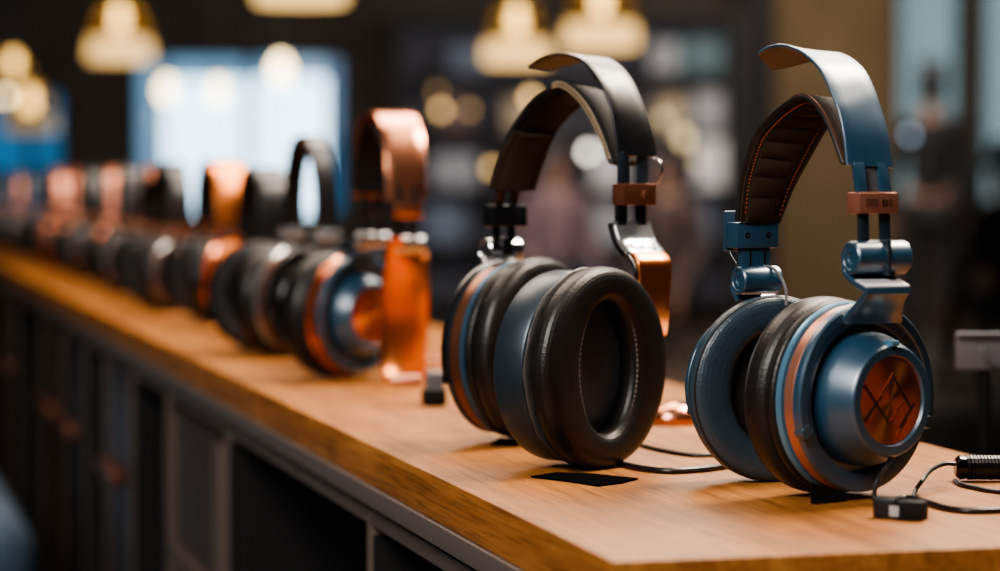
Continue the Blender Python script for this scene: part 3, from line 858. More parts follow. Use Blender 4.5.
add_side(HP3, f3, -1, -s3 / 2, 0, .199 * .675, ground(338, 366), 35, .97, Mcop, BLUE, BLACKM, cone=.3, flip=math.pi)
# broad copper strap from the near slider down to the worktop
def strap3():
    f = f3
    NY = [f.pl(x, y, -.0155) for x, y in [(391, 238), (388, 250), (386, 264), (382, 290), (379, 320), (379, 350), (381, 374), (385, 384)]]
    FY = [f.pl(x, y, .0155) for x, y in [(424, 238), (426, 250), (428, 264), (429, 290), (428, 320), (427, 350), (425, 374), (421, 384)]]
    bm = strip(bmesh.new(), NY, FY, plate_section(.0035, .06), 48)
    link('yoke_strap', bm, COPPER_O, HP3, 40)
strap3()

def row_spot(D, off):                       # point of the row at distance D, off metres behind the front edge
    t = (D - E0.y) / DIR.y
    return cw(t, off)
ang = CRZ + math.pi                         # ear axis along the counter, positive end towards the camera
HP4 = gen_hp('black headphones with a thin round band and steel hinges, fourth in the row', at(309, 300, 2.23), R(-90 + 19), .186, .115, 1.0, Mdark, BLACKM, LEATHER_TOP, PALE, STEEL, BLACKM, bw=.008,
              cups=[(1, R(30), (0, -.024)), (-1, R(-25), (0, -.026))])
HP4.location.z = TOP
HP4b = gen_hp('low all-black headphones, fifth in the row, between the thin-banded pair and the copper pair', cw((2.46 - E0.y) / DIR.y, .112), ang + R(6), .160, .085, .92, Mdark, BLACKM, LEATHER_TOP, BLACKM, STEEL, BLACKM, bw=.015,
              cups=[(1, R(25), (0, 0)), (-1, R(-15), (0, 0))])
HP5 = gen_hp('copper headphones with orange cups, sixth in the row, behind the low black pair', cw((2.68 - E0.y) / DIR.y, .106), ang + R(4), .168, .11, .93, Mcop2, COPPER_O, LEATHER_TOP, COPPER, COPPER, COPPER_O, bw=.017,
              cups=[(1, R(35), (0, 0)), (-1, R(-20), (0, 0))])
P_dark = gen_hp('dark headphones, seventh in the row, just behind the copper pair', cw((2.92 - E0.y) / DIR.y, .085), ang + R(6), .168, .11, .9, Mdark, BLACKM, LEATHER_TOP, BRONZE, STEEL, BLACKM,
              cups=[(1, R(30), (0, 0)), (-1, R(-20), (0, 0))])
P_warm = gen_hp('rose-copper headphones, eighth in the blurred row', cw((3.15 - E0.y) / DIR.y, .095), ang + R(2), .164, .11, .9, Mwarm, ROSE, LEATHER_TOP, COPPER, STEEL, BRONZE, bw=.010,
              cups=[(1, R(34), (0, 0)), (-1, R(-20), (0, 0))])
far = [('ninth', 3.36, 0.090, 0), ('tenth', 3.60, 0.098, 1), ('eleventh', 3.84, 0.090, 0), ('twelfth', 4.10, 0.098, 1), ('thirteenth', 4.36, 0.090, 1), ('fourteenth', 4.65, 0.098, 0), ('fifteenth', 4.96, 0.090, 0), ('sixteenth', 5.30, 0.098, 1), ('seventeenth', 5.66, 0.090, 0), ('eighteenth', 6.05, 0.098, 0)]
for i, (nm, D, off, w) in enumerate(far):
    o = copy_tree(P_warm if w else P_dark)
    o.location = cw((D - E0.y) / DIR.y, off); o.rotation_euler = (0, 0, ang + R(random.uniform(-6, 9)))
    o['label'] = '%s headphones, %s in the blurred row counted from the right' % ('rose-copper' if w else 'dark', nm)

# ================================================================== SMALL THINGS ON THE COUNTER
def Gp(x, y, h=0.0): return ground(x, y) + Vector((0, 0, h))
def ctube(name, pts, r, label, cat, m=RUBBER, n=60, group=None):
    return tag(link(name, tube(bmesh.new(), pts, r, n), m, None, 0), label, cat, group)
ctube('audio_cable', [Gp(618, 466, .0016), Gp(640, 471, .0016), Gp(670, 474, .0016), Gp(705, 472, .0016), Gp(732, 468, .0016)], .0016, 'thicker black cable lying between the black and the blue headphones', 'cable')
ctube('audio_cable', [Gp(640, 447, .0012), Gp(660, 452, .0012), Gp(690, 457, .0012), Gp(716, 457, .0012)], .0012, 'thin black cable lying just behind the thicker one', 'cable')
ctube('audio_cable', [Gp(884, 506, .0014), Gp(905, 501, .0015), Gp(925, 505, .0015), Gp(945, 511, .0015), Gp(970, 514, .0015), Gp(1012, 513, .0015)], .0015, 'black cable running along the worktop to the right edge beside the plug box', 'cable')
ctube('audio_cable', [Gp(913, 501, .0012), Gp(916, 494, .0022), at(922, 481, 1.225), at(931, 470, 1.245), at(944, 464, 1.262), at(955, 464, 1.265)], .0011, 'thin black cable arching up to the end of the coiled lead', 'cable')
ctube('audio_cable', [Gp(955, 483, .0012), Gp(962, 487, .0012), Gp(975, 490, .0012), Gp(990, 493, .0012), Gp(1014, 496, .0012)], .0012, 'thin black cable in front of the coiled lead', 'cable')
# coiled lead
cr = empty('coiled_lead', Gp(985, 481)); tag(cr, 'black coiled lead with a shiny plug end lying at the right edge of the worktop', 'cable')
p0, p1 = Gp(966, 481, .0068), Gp(1040, 481, .0068)
o_ = cr.location
ax = (p1 - p0); L_ = ax.length; ax.normalize(); s1 = Vector((-ax.y, ax.x, 0)); up = Vector((0, 0, 1))
pts = []
turns = 22
for i in range(turns * 14 + 1):
    t = i / (turns * 14); a = 2 * math.pi * turns * t
    pts.append(p0 + ax * (L_ * t) + (s1 * math.cos(a) + up * math.sin(a)) * .0050 - o_)
link('coil', tube(bmesh.new(), pts, .0014, None, 6), RUBBER, cr, 0)
link('core', tube(bmesh.new(), [p0 - o_, p1 - o_], .0040, None, 10), BLACK, cr, 0)
bm = bmesh.new(); tube(bm, [p0 - ax * .0055 - o_, p0 - ax * .0035 - o_, p0 + ax * .001 - o_], lambda t: [.0042, .0062, .0056][min(2, int(t * 2.01))], None, 14)
link('plug_end', bm, mat('gloss_black', (.01, .01, .012), .15), cr, 40)
# flat strap above the coil
bm = bmesh.new()
q = [Gp(973, 466, .0030), Gp(985, 468, .0030), Gp(1015, 472, .0030)]
strip(bm, [v + Vector((0, 0, .0030)) for v in q], [v - Vector((0, 0, .0028)) for v in q], plate_section(.0035, .2), 16)
tag(link('strap', bm, RUBBER, None, 40), 'flat black strap standing on edge behind the coiled lead', 'strap')
# plug box
g = Gp(902, 519)
pb = empty('plug_box', g, R(-24)); tag(pb, 'small black plug box with a grey end lying before the blue headphones', 'plug')
bm = bmesh.new(); box(bm, (.0045, 0, .0042), (.0120, .0110, .0084), None, .0010); link('housing', bm, BLACK, pb)
bm = bmesh.new(); box(bm, (-.0075, .001, .0046), (.0100, .0085, .0090), None, .0012); link('socket', bm, RUBBER, pb)
bm = bmesh.new(); box(bm, (-.0020, -.0058, .0040), (.0042, .0006, .0046)); link('label_patch', bm, LGREY, pb, 0)
# tags under the headphones
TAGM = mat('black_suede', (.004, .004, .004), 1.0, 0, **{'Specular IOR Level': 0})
def flat_tag(pts, label, h=.0008):
    bm = bmesh.new()
    c = Vector((0, 0, 0))
    vs = [Gp(x, y, .0002) for x, y in pts]
    c = sum(vs, Vector()) / len(vs)
    lo = [bm.verts.new(v - c) for v in vs]; hi = [bm.verts.new(v - c + Vector((0, 0, h))) for v in vs]
    bm.faces.new(hi); bm.faces.new(lo[::-1])
    for i in range(len(vs)): bm.faces.new((lo[i], lo[(i + 1) % len(vs)], hi[(i + 1) % len(vs)], hi[i]))
    o = link('flat_tag', bm, TAGM, None, 0, c); tag(o, label, 'tag')
    return o
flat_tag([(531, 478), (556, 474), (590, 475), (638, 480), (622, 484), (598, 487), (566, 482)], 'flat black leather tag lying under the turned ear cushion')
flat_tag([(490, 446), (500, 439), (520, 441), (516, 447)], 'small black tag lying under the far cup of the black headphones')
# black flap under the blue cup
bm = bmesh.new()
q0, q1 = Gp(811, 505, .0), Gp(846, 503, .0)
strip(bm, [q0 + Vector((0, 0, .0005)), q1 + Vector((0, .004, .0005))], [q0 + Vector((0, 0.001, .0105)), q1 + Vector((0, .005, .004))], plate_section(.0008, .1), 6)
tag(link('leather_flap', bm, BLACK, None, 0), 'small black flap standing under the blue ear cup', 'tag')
# copper mouse-like case and copper bits further back
g = Gp(678, 424)
cc = empty('copper_case', g, R(20)); tag(cc, 'rounded shiny copper case lying between the two nearest headphones', 'case')
bm = bmesh.new(); bmesh.ops.create_uvsphere(bm, u_segments=32, v_segments=16, radius=1)
for v in bm.verts:
    v.co.x *= .017; v.co.y *= .012; v.co.z = max(v.co.z, -.25) * .0105 + .0028
link('shell', bm, COPPER, cc, 60)
bm = bmesh.new(); box(bm, (.004, .0, .0128), (.012, .011, .0016), None, .0006); link('lid', bm, BLACKM, cc)
g = Gp(428, 406)
cp = empty('jack_adapter', g, R(8)); tag(cp, 'black jack adapter with copper barrel between copper and black headphones', 'plug')
bm = bmesh.new(); box(bm, (.004, 0, .006), (.016, .014, .012), None, .003); link('body', bm, BLACK, cp)
bm = bmesh.new(); prof_lathe(bm, [(-.004, 0), (-.004, .0040), (-.022, .0040), (-.024, .0030), (-.024, 0)], 20, off=(0, .012, .016)); 
link('barrel', bm, ROSE, cp)
bm = bmesh.new(); box(bm, (.006, .014, .011), (.012, .016, .022), None, .003); tag(link('body', bm, GREY, cp), 'grey rear half')
b0, b1 = cw((1.78 - E0.y) / DIR.y, .285), None
bm = bmesh.new(); prof_lathe(bm, [(-.020, 0), (-.020, .0026), (.020, .0026), (.020, 0)], 20)
cb = link('copper_rod', bm, ROSE, None, 30, at(424, 320, 2.09) , (0, 0, R(4)))
cb.location.z = TOP + .0027
tag(cb, 'short copper rod lying at the back of the worktop', 'rod')
# price sign at the right, standing behind the counter
sg = empty('sign_holder', Vector((at(994, 300, 1.62).x, 1.62, 0))); tag(sg, 'dark grey sign holder on a slim post behind the worktop, right edge', 'sign')
zc = at(985, 351, 1.62).z
bm = bmesh.new(); box(bm, (.006, 0, zc), (.060, .004, .0235), None, .0015)
pn = link('panel', bm, mat('dark_grey_plate', (.15, .14, .15), .4, .2), sg)
bm = bmesh.new(); box(bm, (.006, -.0035, zc + .0105), (.060, .006, .0025), None, .0006); tag(link('lip', bm, GREY, sg), 'upper lip of the panel')
bm = bmesh.new(); tube(bm, [(-.009, -.004, zc + .004), (-.0085, -.008, zc + .001), (-.004, -.008, zc - .006), (.006, -.006, zc - .010)], .0012, 16); link('hook', bm, GREY, sg)
bm = bmesh.new(); tube(bm, [(-.004, .006, 0), (-.004, .006, zc)], .0045, None, 12); box(bm, (.05, .03, .005), (.13, .16, .010), None, .003); link('post', bm, BLACK, sg)

# ================================================================== BACKGROUND
AMBER = bpy.data.materials.new('amber_glass'); AMBER.use_nodes = True
nt = AMBER.node_tree; nt.nodes.remove(nt.nodes['Principled BSDF'])
t_ = nt.nodes.new('ShaderNodeBsdfTransparent'); t_.inputs[0].default_value = (.80, .62, .36, 1)
d_ = nt.nodes.new('ShaderNodeBsdfTranslucent'); d_.inputs[0].default_value = (.5, .33, .12, 1)
s_ = nt.nodes.new('ShaderNodeMixShader'); s_.inputs[0].default_value = .3
nt.links.new(t_.outputs[0], s_.inputs[1]); nt.links.new(d_.outputs[0], s_.inputs[2]); nt.links.new(s_.outputs[0], nt.nodes['Material Output'].inputs[0])
GLOWS = {}
def glow(c, s):
    k = (c, s)
    if k not in GLOWS: GLOWS[k] = emis('lamp_glow', c, s)
    return GLOWS[k]
WARM = (1.0, .62, .22); WARMW = (1.0, .76, .40)
def zlathe(bm, prof, seg=40):
    b2 = bmesh.new(); prof_lathe(b2, [(z, r) for z, r in prof], seg)
    b2.transform(Matrix.Rotation(R(-90), 4, 'Y')); me = bpy.data.meshes.new('tmp'); b2.to_mesh(me); b2.free(); bm.from_mesh(me); bpy.data.meshes.remove(me); return bm
CORD = mat('lamp_cord', (.01, .01, .01), .7)
def pendant(x, yb, wpx, D, label, band=2.0, bulb=9, bulb_dy=None):
    P = at(x, yb, D); r = wpx / 2 / F_PX * D
    root = empty('pendant_lamp', P); tag(root, label, 'lamp', 'pendant lamps hanging over the shop')
    hb = r * .62                                     # height of the bright band
    zlathe_ = [(0, r * .97), (hb * .45, r), (hb, r * .93)]
    link('diffuser', zlathe(bmesh.new(), zlathe_), glow(WARM, band), root, 60)
    dome = [(hb, r * .93), (hb * 1.5, r * .88), (hb * 2.1, r * .72), (hb * 2.7, r * .50), (hb * 3.1, r * .26), (hb * 3.25, r * .12)]
    link('shade', zlathe(bmesh.new(), dome), AMBER, root, 60)
    link('cap', zlathe(bmesh.new(), [(hb * 3.2, 0), (hb * 3.2, r * .14), (hb * 3.9, r * .13), (hb * 4.0, 0)]), CORD, root, 40)
    zb = hb * (2.1 if bulb_dy is None else bulb_dy)
    bl = .030
    link('bulb', zlathe(bmesh.new(), [(zb - .075, 0), (zb - .07, .02), (zb - .045, .032), (zb - .01, .036), (zb + .03, .028), (zb + .06, .018), (zb + .08, .014), (zb + .08, 0)]), glow(WARMW, bulb), root, 60)
    link('cord', tube(bmesh.new(), [(0, 0, hb * 3.9), (0, 0, ZC - P.z)], .006, None, 8), CORD, root, 0)
    return root
pendant(120, 60, 64, 14.0, 'pendant lamp with bright amber rim at upper left beside the dark post', 1.7)
pendant(301, 2, 92, 10.5, 'large pendant lamp cut by the top of the picture above the bright window', 2.2)
pendant(517, 63, 66, 13.0, 'pendant lamp with glowing rim left of the black headband')
pendant(601, 47, 74, 12.0, 'pendant lamp with glowing rim directly over the black headband', 1.9)
pendant(30, 132, 52, 17.0, 'dim pendant lamp lowest at the left edge', .30, 10, 2.0)
pendant(14, 99, 46, 18.5, 'dim pendant lamp partly behind the lowest one at the left edge', .30, 9, 2.6)
def bulb_lamp(x, y, D, r, label, col=WARMW, s=10, cord=True, squash=1.5):
    P = at(x, y, D); root = empty('hanging_bulb', P); tag(root, label, 'lamp', 'bare bulbs hanging in the shop')
    h = r * squash
    link('bulb', zlathe(bmesh.new(), [(-h, 0), (-h * .9, r * .45), (-h * .5, r * .88), (0, r), (h * .5, r * .8), (h * .85, r * .42), (h, r * .3), (h, 0)], 24), glow(col, s), root, 60)
    link('socket', zlathe(bmesh.new(), [(h, 0), (h, r * .36), (h * 1.5, r * .36), (h * 1.5, 0)], 16), CORD, root, 40)
    link('cord', tube(bmesh.new(), [(0, 0, h * 1.4), (0, 0, ZC - P.z)], .005, None, 6), CORD, root, 0)
for x, y, D, r, lab, col, s in [
    (167, 90, 15.5, .062, 'amber bulb hanging before the left pane of the bright window', WARMW, 9),
    (218, 92, 15.5, .062, 'amber bulb hanging before the middle of the bright window', WARMW, 9),
    (281, 70, 15.0, .068, 'amber bulb hanging before the right pane of the bright window', WARMW, 10),
    (6, 96, 16.0, .05, 'warm bulb hanging at the very left picture edge', WARMW, 6),
    (441, 110, 16.0, .055, 'golden bulb hanging above the copper headband', WARM, 2.2),
    (469, 110, 17.0, .05, 'faint golden bulb right of the brighter golden one', WARM, .9),
    (437, 92, 18.0, .05, 'faint golden bulb above the brighter golden one', WARM, .7),
    (428, 133, 2.9, .0045, 'tiny golden bulb just right of the copper headband', WARM, 1.6),
    (492, 168, 16.0, .06, 'golden bulb hanging left of the black headband sleeve', WARM, 1.8),
    (531, 98, 15.0, .06, 'golden bulb behind the top of the black headband', WARM, 3.0),
    (588, 152, 15.0, .05, 'white bulb seen through the black headband', (1, .93, .78), 5),
    (684, 138, 17.0, .09, 'large cream bulb right of the black headband', WARMW, 1.3),
    (664, 118, 15.5, .055, 'faint cream bulb close to the black headband edge', WARMW, 1.0),
    (698, 160, 16.0, .05, 'small cream bulb below the large cream one', WARMW, 1.2),
    (910, 135, 15.0, .045, 'pale blue-white bulb left of the dark figure', (.6, .8, 1), 1.0)]:
    if lab.startswith('tiny'): continue
    win = 'window' in lab
    bulb_lamp(x, y, D, r * (.8 if win else .45), lab, col, s * (1 if win else 1.9), squash=1.5 if win else 1.15)

# shelving on the back wall with boxes
SHELF = mat('dark_shelf', (.03, .03, .036), .6)
rk = empty('shelf_rack', Vector(((wx(400) + wx(730)) / 2, YB - .25, 0))); tag(rk, 'dark shelf rack on the back wall behind the headbands', 'shelf')
RW = wx(730) - wx(400)
for sx in (-1, 1): link('upright', box(bmesh.new(), (sx * RW / 2, 0, 1.15), (.05, .4, 2.3)), SHELF, rk)
SZ = [.12, .55, .98, 1.40, 1.84, 2.28]
for z in SZ:
    bm = bmesh.new(); box(bm, (0, 0, z), (RW - .05, .4, .035)); link('shelf', bm, SHELF, rk)
bm = bmesh.new(); box(bm, (0, .21, 1.15), (RW, .02, 2.3)); link('back_panel', bm, WALL_MID, rk)
BOXC = {'pale grey': (.38, .40, .46), 'blue-grey': (.15, .19, .27), 'white': (.80, .82, .90), 'brown': (.14, .08, .05), 'mauve': (.15, .10, .11), 'cream': (.55, .45, .32), 'teal': (.10, .18, .22), 'dark grey': (.05, .05, .06)}
BM_ = {k: mat(k.replace(' ', '_') + '_carton', v, .6) for k, v in BOXC.items()}
def carton(px, si, wpx, h, c, lab):
    x = wx(px) - rk.location.x; w = wpx / F_PX * YB
    root = empty('carton', Vector((wx(px), YB - .27, SZ[si] + .018))); tag(root, lab, 'box', 'cartons on the back shelf')
    bm = bmesh.new(); box(bm, (0, 0, h / 2 - .012), (w, .26, h - .024), None, .004); link('body', bm, BM_[c], root)
    bm = bmesh.new(); box(bm, (0, 0, h - .014), (w + .006, .266, .028), None, .004); link('lid', bm, BM_[c], root)
for a in [(455, 3, 34, .28, 'mauve', 'mauve carton on the back shelf left of the black headband'), (421, 3, 22, .22, 'dark grey', 'dark grey carton at the left end of the back shelf'),
          (606, 2, 30, .33, 'white', 'white carton on the back shelf under the black headband'), (606, 1, 34, .30, 'pale grey', 'pale grey carton on the low back shelf below the white one'),
          (455, 2, 44, .26, 'pale grey', 'pale grey carton low on the back shelf beside the copper headband'), (445, 1, 40, .30, 'blue-grey', 'blue-grey carton low on the back shelf beside the copper headband'),
          (696, 4, 44, .26, 'teal', 'teal carton on the upper back shelf between the two headbands'), (660, 4, 26, .24, 'pale grey', 'pale grey carton on the upper back shelf'),
          (703, 3, 30, .30, 'pale grey', 'pale grey carton on the back shelf left of the blue headphones'), (706, 2, 28, .36, 'white', 'white carton on the back shelf left of the blue hinge'),
          (668, 3, 30, .26, 'cream', 'cream carton on the back shelf right of the black headband'), (690, 1, 40, .32, 'blue-grey', 'blue-grey carton on the low back shelf between the headphones'),
          (520, 3, 30, .25, 'cream', 'cream carton seen through the black headband'), (640, 3, 20, .3, 'dark grey', 'dark grey carton behind the copper slider block'),
          (470, 4, 40, .22, 'blue-grey', 'blue-grey carton on the upper back shelf')]:
    carton(*a)

# ---------------- people
def skin_obj(name, verts, edges, material, parent, sub=2):
    """verts: [(x, y, z, rx, ry)]"""
    bm = bmesh.new(); ly = bm.verts.layers.skin.verify()
    vs = []
    for i, v in enumerate(verts):
        b = bm.verts.new(v[:3]); b[ly].radius = (v[3], v[4] if len(v) > 4 else v[3]); b[ly].use_root = (i == 0); vs.append(b)
    for a, b in edges: bm.edges.new((vs[a], vs[b]))
    me = bpy.data.meshes.new(name); bm.to_mesh(me); bm.free(); me.materials.append(material)
    o = bpy.data.objects.new(name, me); COL.objects.link(o); o.parent = parent
    m = o.modifiers.new('skin', 'SKIN'); m.use_smooth_shade = True
    s = o.modifiers.new('sub', 'SUBSURF'); s.levels = sub; s.render_levels = sub
    return o
SKIN = mat('skin', (.20, .11, .07), .55, **{'Subsurface Weight': .1})
HAIR = mat('dark_hair', (.010, .008, .007), .6)
EYE = mat('eye', (.05, .04, .035), .3)
def person(P, rz, h, shirt, trousers, label, seated=False, bent=0.0):
    """figure facing local -Y"""
    k = h / 1.75
    root = empty('person', P, rz); tag(root, label, 'person')
    V = []; E = []
    def add(x, y, z, r, r2=None, p=None):
        V.append((x * k, y * k, z * k, r * k, (r2 or r) * k))
        if p is not None: E.append((p, len(V) - 1))
        return len(V) - 1
    zs = -.42 if seated else 0.0
    pel = add(0, 0, .95 + zs, .13, .10)
    wst = add(0, 0, 1.10 + zs, .125, .09, pel)
    ch = add(0, 0, 1.28 + zs, .155, .105, wst)
    sh = add(0, .01, 1.42 + zs, .10, .075, ch)
    nk = add(0, 0, 1.50 + zs, .052, .052, sh)
    ja = add(0, -.02, 1.575 + zs, .062, .072, nk)
    hd = add(0, -.005, 1.655 + zs, .075, .092, ja)
    tp = add(0, 0, 1.71 + zs, .06, .075, hd)
    hands = []
    for s in (-1, 1):
        so = add(s * .175, .01, 1.41 + zs, .052, .052, sh)
        el = add(s * .225, .03, 1.13 + zs, .040, .040, so)
        fwd = -.20 if (seated or bent) else -.05
        wr_ = add(s * .235, fwd, .91 + zs + (.15 if bent else 0), .028, .026, el)
        pm = add(s * .235, fwd - .03, .84 + zs + (.15 if bent else 0), .036, .018, wr_)
        for j, (dx, ln) in enumerate(((-.027, .068), (-.009, .078), (.009, .074), (.027, .058))):
            a = add(s * .235 + dx, fwd - .035, .80 + zs + (.15 if bent else 0), .0095, .0095, pm)
            b = add(s * .235 + dx, fwd - .048, .80 - ln * .55 + zs + (.15 if bent else 0), .009, .009, a)
            add(s * .235 + dx, fwd - .066, .80 - ln + zs + (.15 if bent else 0), .008, .008, b)
        a = add(s * .235 - s * .03, fwd - .055, .845 + zs + (.15 if bent else 0), .011, .011, pm)
        add(s * .235 - s * .038, fwd - .072, .805 + zs + (.15 if bent else 0), .009, .009, a)
        hp = add(s * .095, 0, .90 + zs, .085, .085, pel)
        if seated:
            kn = add(s * .11, -.42, .50, .058, .058, hp); an = add(s * .11, -.40, .09, .036, .040, kn)
            ft = add(s * .12, -.52, .035, .036, .028, an)
        else:
            kn = add(s * .10, -.015 + bent * .0, .50, .057, .057, hp); an = add(s * .10, .02, .09, .036, .040, kn)
            ft = add(s * .115, -.12, .035, .038, .028, an)
    body = skin_obj('body', V, E, SKIN, root)
    # face
    for s in (-1, 1):
        bm = bmesh.new(); bmesh.ops.create_uvsphere(bm, u_segments=12, v_segments=8, radius=.012 * k)
        link('eye', bm, EYE, root, 60, Vector((s * .032, -.086, 1.64 + zs)) * k)
        bm = bmesh.new(); bmesh.ops.create_uvsphere(bm, u_segments=12, v_segments=8, radius=1)
        bmesh.ops.scale(bm, vec=(.010 * k, .020 * k, .032 * k), verts=bm.verts)
        link('ear', bm, SKIN, root, 60, Vector((s * .074, .005, 1.635 + zs)) * k)
    bm = bmesh.new(); bmesh.ops.create_cone(bm, cap_ends=True, segments=10, radius1=.016 * k, radius2=.006 * k, depth=.045 * k)
    link('nose', bm, SKIN, root, 60, Vector((0, -.098, 1.615 + zs)) * k, (R(12), 0, 0))
    bm = bmesh.new(); box(bm, (0, 0, 0), (.045 * k, .012 * k, .010 * k), None, .003)
    link('mouth', bm, mat('lips', (.22, .08, .07), .5), root, 60, Vector((0, -.086, 1.572 + zs)) * k)
    hv = [(0, .025 * k, (1.70 + zs) * k, .083 * k, .088 * k), (0, .055 * k, (1.63 + zs) * k, .072 * k, .055 * k), (0, .06 * k, (1.56 + zs) * k, .05 * k, .035 * k), (0, -.03 * k, (1.735 + zs) * k, .062 * k, .045 * k)]
    skin_obj('hair', hv, [(0, 1), (1, 2), (0, 3)], HAIR, root)
    # shirt and trousers: the same skeleton, a little thicker
    idx = [pel, wst, ch, sh]
    def sub(keep, grow):
        mp_ = {q: i for i, q in enumerate(keep)}
        vv = [(V[q][0], V[q][1], V[q][2], V[q][3] + grow * k, V[q][4] + grow * k) for q in keep]
        return vv, [(mp_[a], mp_[b]) for a, b in E if a in mp_ and b in mp_]
    arm = [i for i, v in enumerate(V) if any(abs(v[0]) > .1 * k and abs(abs(v[0]) - q * k) < 1e-6 and v[3] > .024 * k and v[3] != .036 * k for q in (.175, .225, .235))]
    vv, ee = sub([pel, wst, ch, sh] + arm, .016); skin_obj('shirt', vv, ee, shirt, root)
    legs = [i for i, v in enumerate(V) if i not in arm and any(abs(abs(v[0]) - q * k) < 1e-6 for q in (.095, .10, .11)) and v[2] < (.95 + zs) * k + 1e-6]
    vv, ee = sub([pel] + legs, .014); skin_obj('trousers', vv, ee, trousers, root)
    feet = [i for i, v in enumerate(V) if v[2] < .04 * k]
    for i in feet:
        v = V[i]
        bm = bmesh.new(); box(bm, (0, 0, 0), (.095 * k, .27 * k, .075 * k), None, .03 * k, 3)
        link('shoe', bm, BLACK, root, 60, (v[0], v[1] + .06 * k, .0385 * k))
    return root
def cloth(n, c): return mat(n, c, .85)
Pp = at(930, 300, 15.2); Pp.z = 0
person(Pp, R(165), 1.69, cloth('black_shirt', (.005, .004, .004)), cloth('dark_trousers', (.010, .009, .010)), 'dark-haired person in dark clothes standing before the right window')
Pp = at(557, 300, 16.0); Pp.z = 0
person(Pp, R(20), 1.66, cloth('mauve_top', (.13, .085, .09)), cloth('navy_trousers', (.012, .018, .035)), 'seated person in mauve top seen through the black headband', True)
st = empty('stool', Vector((Pp.x, Pp.y + .02, 0)), R(20)); tag(st, 'dark stool carrying the seated person in mauve', 'stool')
bm = bmesh.new(); zlathe(bm, [(.375, 0), (.375, .17), (.39, .18), (.40, .17), (.40, 0)]); link('seat', bm, SHELF, st)
for a in range(4):
    a = R(45 + 90 * a); bm = bmesh.new(); tube(bm, [(.12 * math.cos(a), .12 * math.sin(a), .375), (.17 * math.cos(a), .17 * math.sin(a), 0)], .014, None, 10); link('leg', bm, BLACK, st)
Pp = at(668, 300, 15.0); Pp.z = 0
person(Pp, R(-40), 1.60, cloth('brown_top', (.045, .028, .024)), cloth('charcoal_trousers', (.015, .015, .02)), 'seated person in brown between the two nearest headphones', True)
st = empty('stool', Vector((Pp.x, Pp.y + .0, 0)), R(-40)); tag(st, 'dark stool carrying the seated person in brown', 'stool')
bm = bmesh.new(); zlathe(bm, [(.365, 0), (.365, .17), (.38, .18), (.39, .17), (.39, 0)]); link('seat', bm, SHELF, st)
for a in range(4):
    a = R(45 + 90 * a); bm = bmesh.new(); tube(bm, [(.12 * math.cos(a), .12 * math.sin(a), .365), (.17 * math.cos(a), .17 * math.sin(a), 0)], .014, None, 10); link('leg', bm, BLACK, st)
Pp = at(1004, 300, 13.0); Pp.z = 0
person(Pp, R(200), 1.58, cloth('dark_brown_coat', (.014, .008, .006)), cloth('black_trousers', (.008, .008, .008)), 'person in dark brown coat cut by the right picture edge', True)
st = empty('stool', Vector((Pp.x, Pp.y, 0)), R(200)); tag(st, 'dark stool carrying the person at the right picture edge', 'stool')
bm = bmesh.new(); zlathe(bm, [(.36, 0), (.36, .17), (.375, .18), (.385, .17), (.385, 0)]); link('seat', bm, SHELF, st)
for a in range(4):
    a = R(45 + 90 * a); bm = bmesh.new(); tube(bm, [(.12 * math.cos(a), .12 * math.sin(a), .36), (.17 * math.cos(a), .17 * math.sin(a), 0)], .014, None, 10); link('leg', bm, BLACK, st)

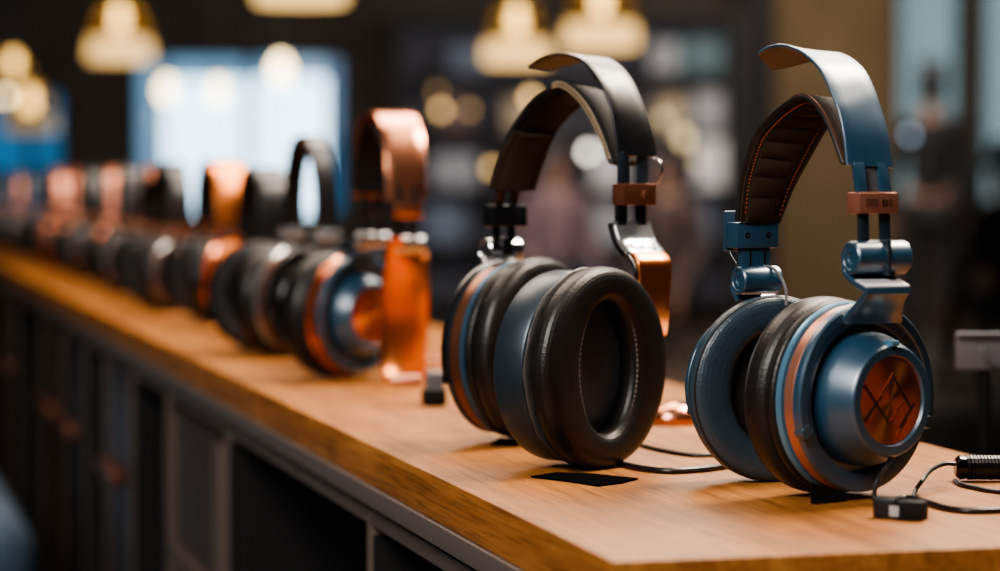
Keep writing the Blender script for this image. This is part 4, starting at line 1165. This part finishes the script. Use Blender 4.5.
# blue pouf / armchair in the aisle at lower left
DENIM = add_bump(ramp_color(mat('blue_upholstery', (.05, .09, .14), .8), 30, (.035, .065, .10), (.06, .10, .15)), 400, .3)
Pc = at(40, 520, 3.0)
ar = empty('armchair', Vector((Pc.x - .47, 3.05, 0)), CRZ - math.pi / 2); tag(ar, 'blue upholstered armchair in the aisle at the lower left corner', 'chair')
bm = bmesh.new(); box(bm, (0, 0, .30), (.62, .60, .22), None, .06, 4); link('seat', bm, DENIM, ar, 60)
for sx in (-1, 1):
    bm = bmesh.new(); box(bm, (sx * .36, 0, .44), (.14, .64, .52), None, .06, 4); link('armrest', bm, DENIM, ar, 60)
bm = bmesh.new(); box(bm, (0, .33, .50), (.74, .16, .62), None, .07, 4); link('backrest', bm, DENIM, ar, 60)
for sx in (-1, 1):
    for sy in (-1, 1):
        bm = bmesh.new(); tube(bm, [(sx * .28, sy * .24, .2), (sx * .30, sy * .26, 0)], .018, None, 10); link('leg', bm, BLACK, ar)

# ================================================================== LIGHTS
def area(name, loc, target, size, power, color, shape='RECTANGLE', size_y=None):
    l = bpy.data.lights.new(name, 'AREA'); l.energy = power; l.color = color; l.shape = shape; l.size = size; l.size_y = size_y or size
    o = bpy.data.objects.new(name, l); COL.objects.link(o); o.location = loc
    o.rotation_euler = (Vector(target) - Vector(loc)).to_track_quat('-Z', 'Y').to_euler()
    return o
area('key_lamp', (1.0, 2.0, 2.75), (.12, 1.25, .95), .7, 88, (1, .84, .66))
area('soft_fill', (.75, 2.7, 2.95), (.15, 1.4, 1.0), 2.2, 72, (1, .90, .78), size_y=1.6)  # unseen overhead light added for broad highlights on the headbands
area('front_lamp', (-1.0, -.5, 2.6), (.1, 1.5, .9), 1.1, 80, (1, .94, .87))
area('row_lamp', (-.2, 3.6, 2.9), (-.5, 3.4, .92), 1.2, 90, (1, .80, .64), size_y=3.0)
area('window_lamp', (wx(240), YB - .4, 1.6), (0, 3, 1), 1.7, 60, (.75, .88, 1), size_y=1.0)
area('shop_fill', (.3, 15, 3.2), (.3, 17.5, .5), 5, 330, (1, .90, .84), size_y=5)  # unseen light added to brighten the shop background
area('right_wash', (2.6, 17.4, 3.2), (2.5, 19.8, 1.6), 1.0, 70, (1, .85, .65))

scene.view_settings.view_transform = 'AgX'
scene.view_settings.look = 'AgX - Medium High Contrast'
scene.view_settings.exposure = 0.12
scene.cycles.use_denoising = True
scene.cycles.sample_clamp_indirect = 6.0
scene.cycles.max_bounces = 8
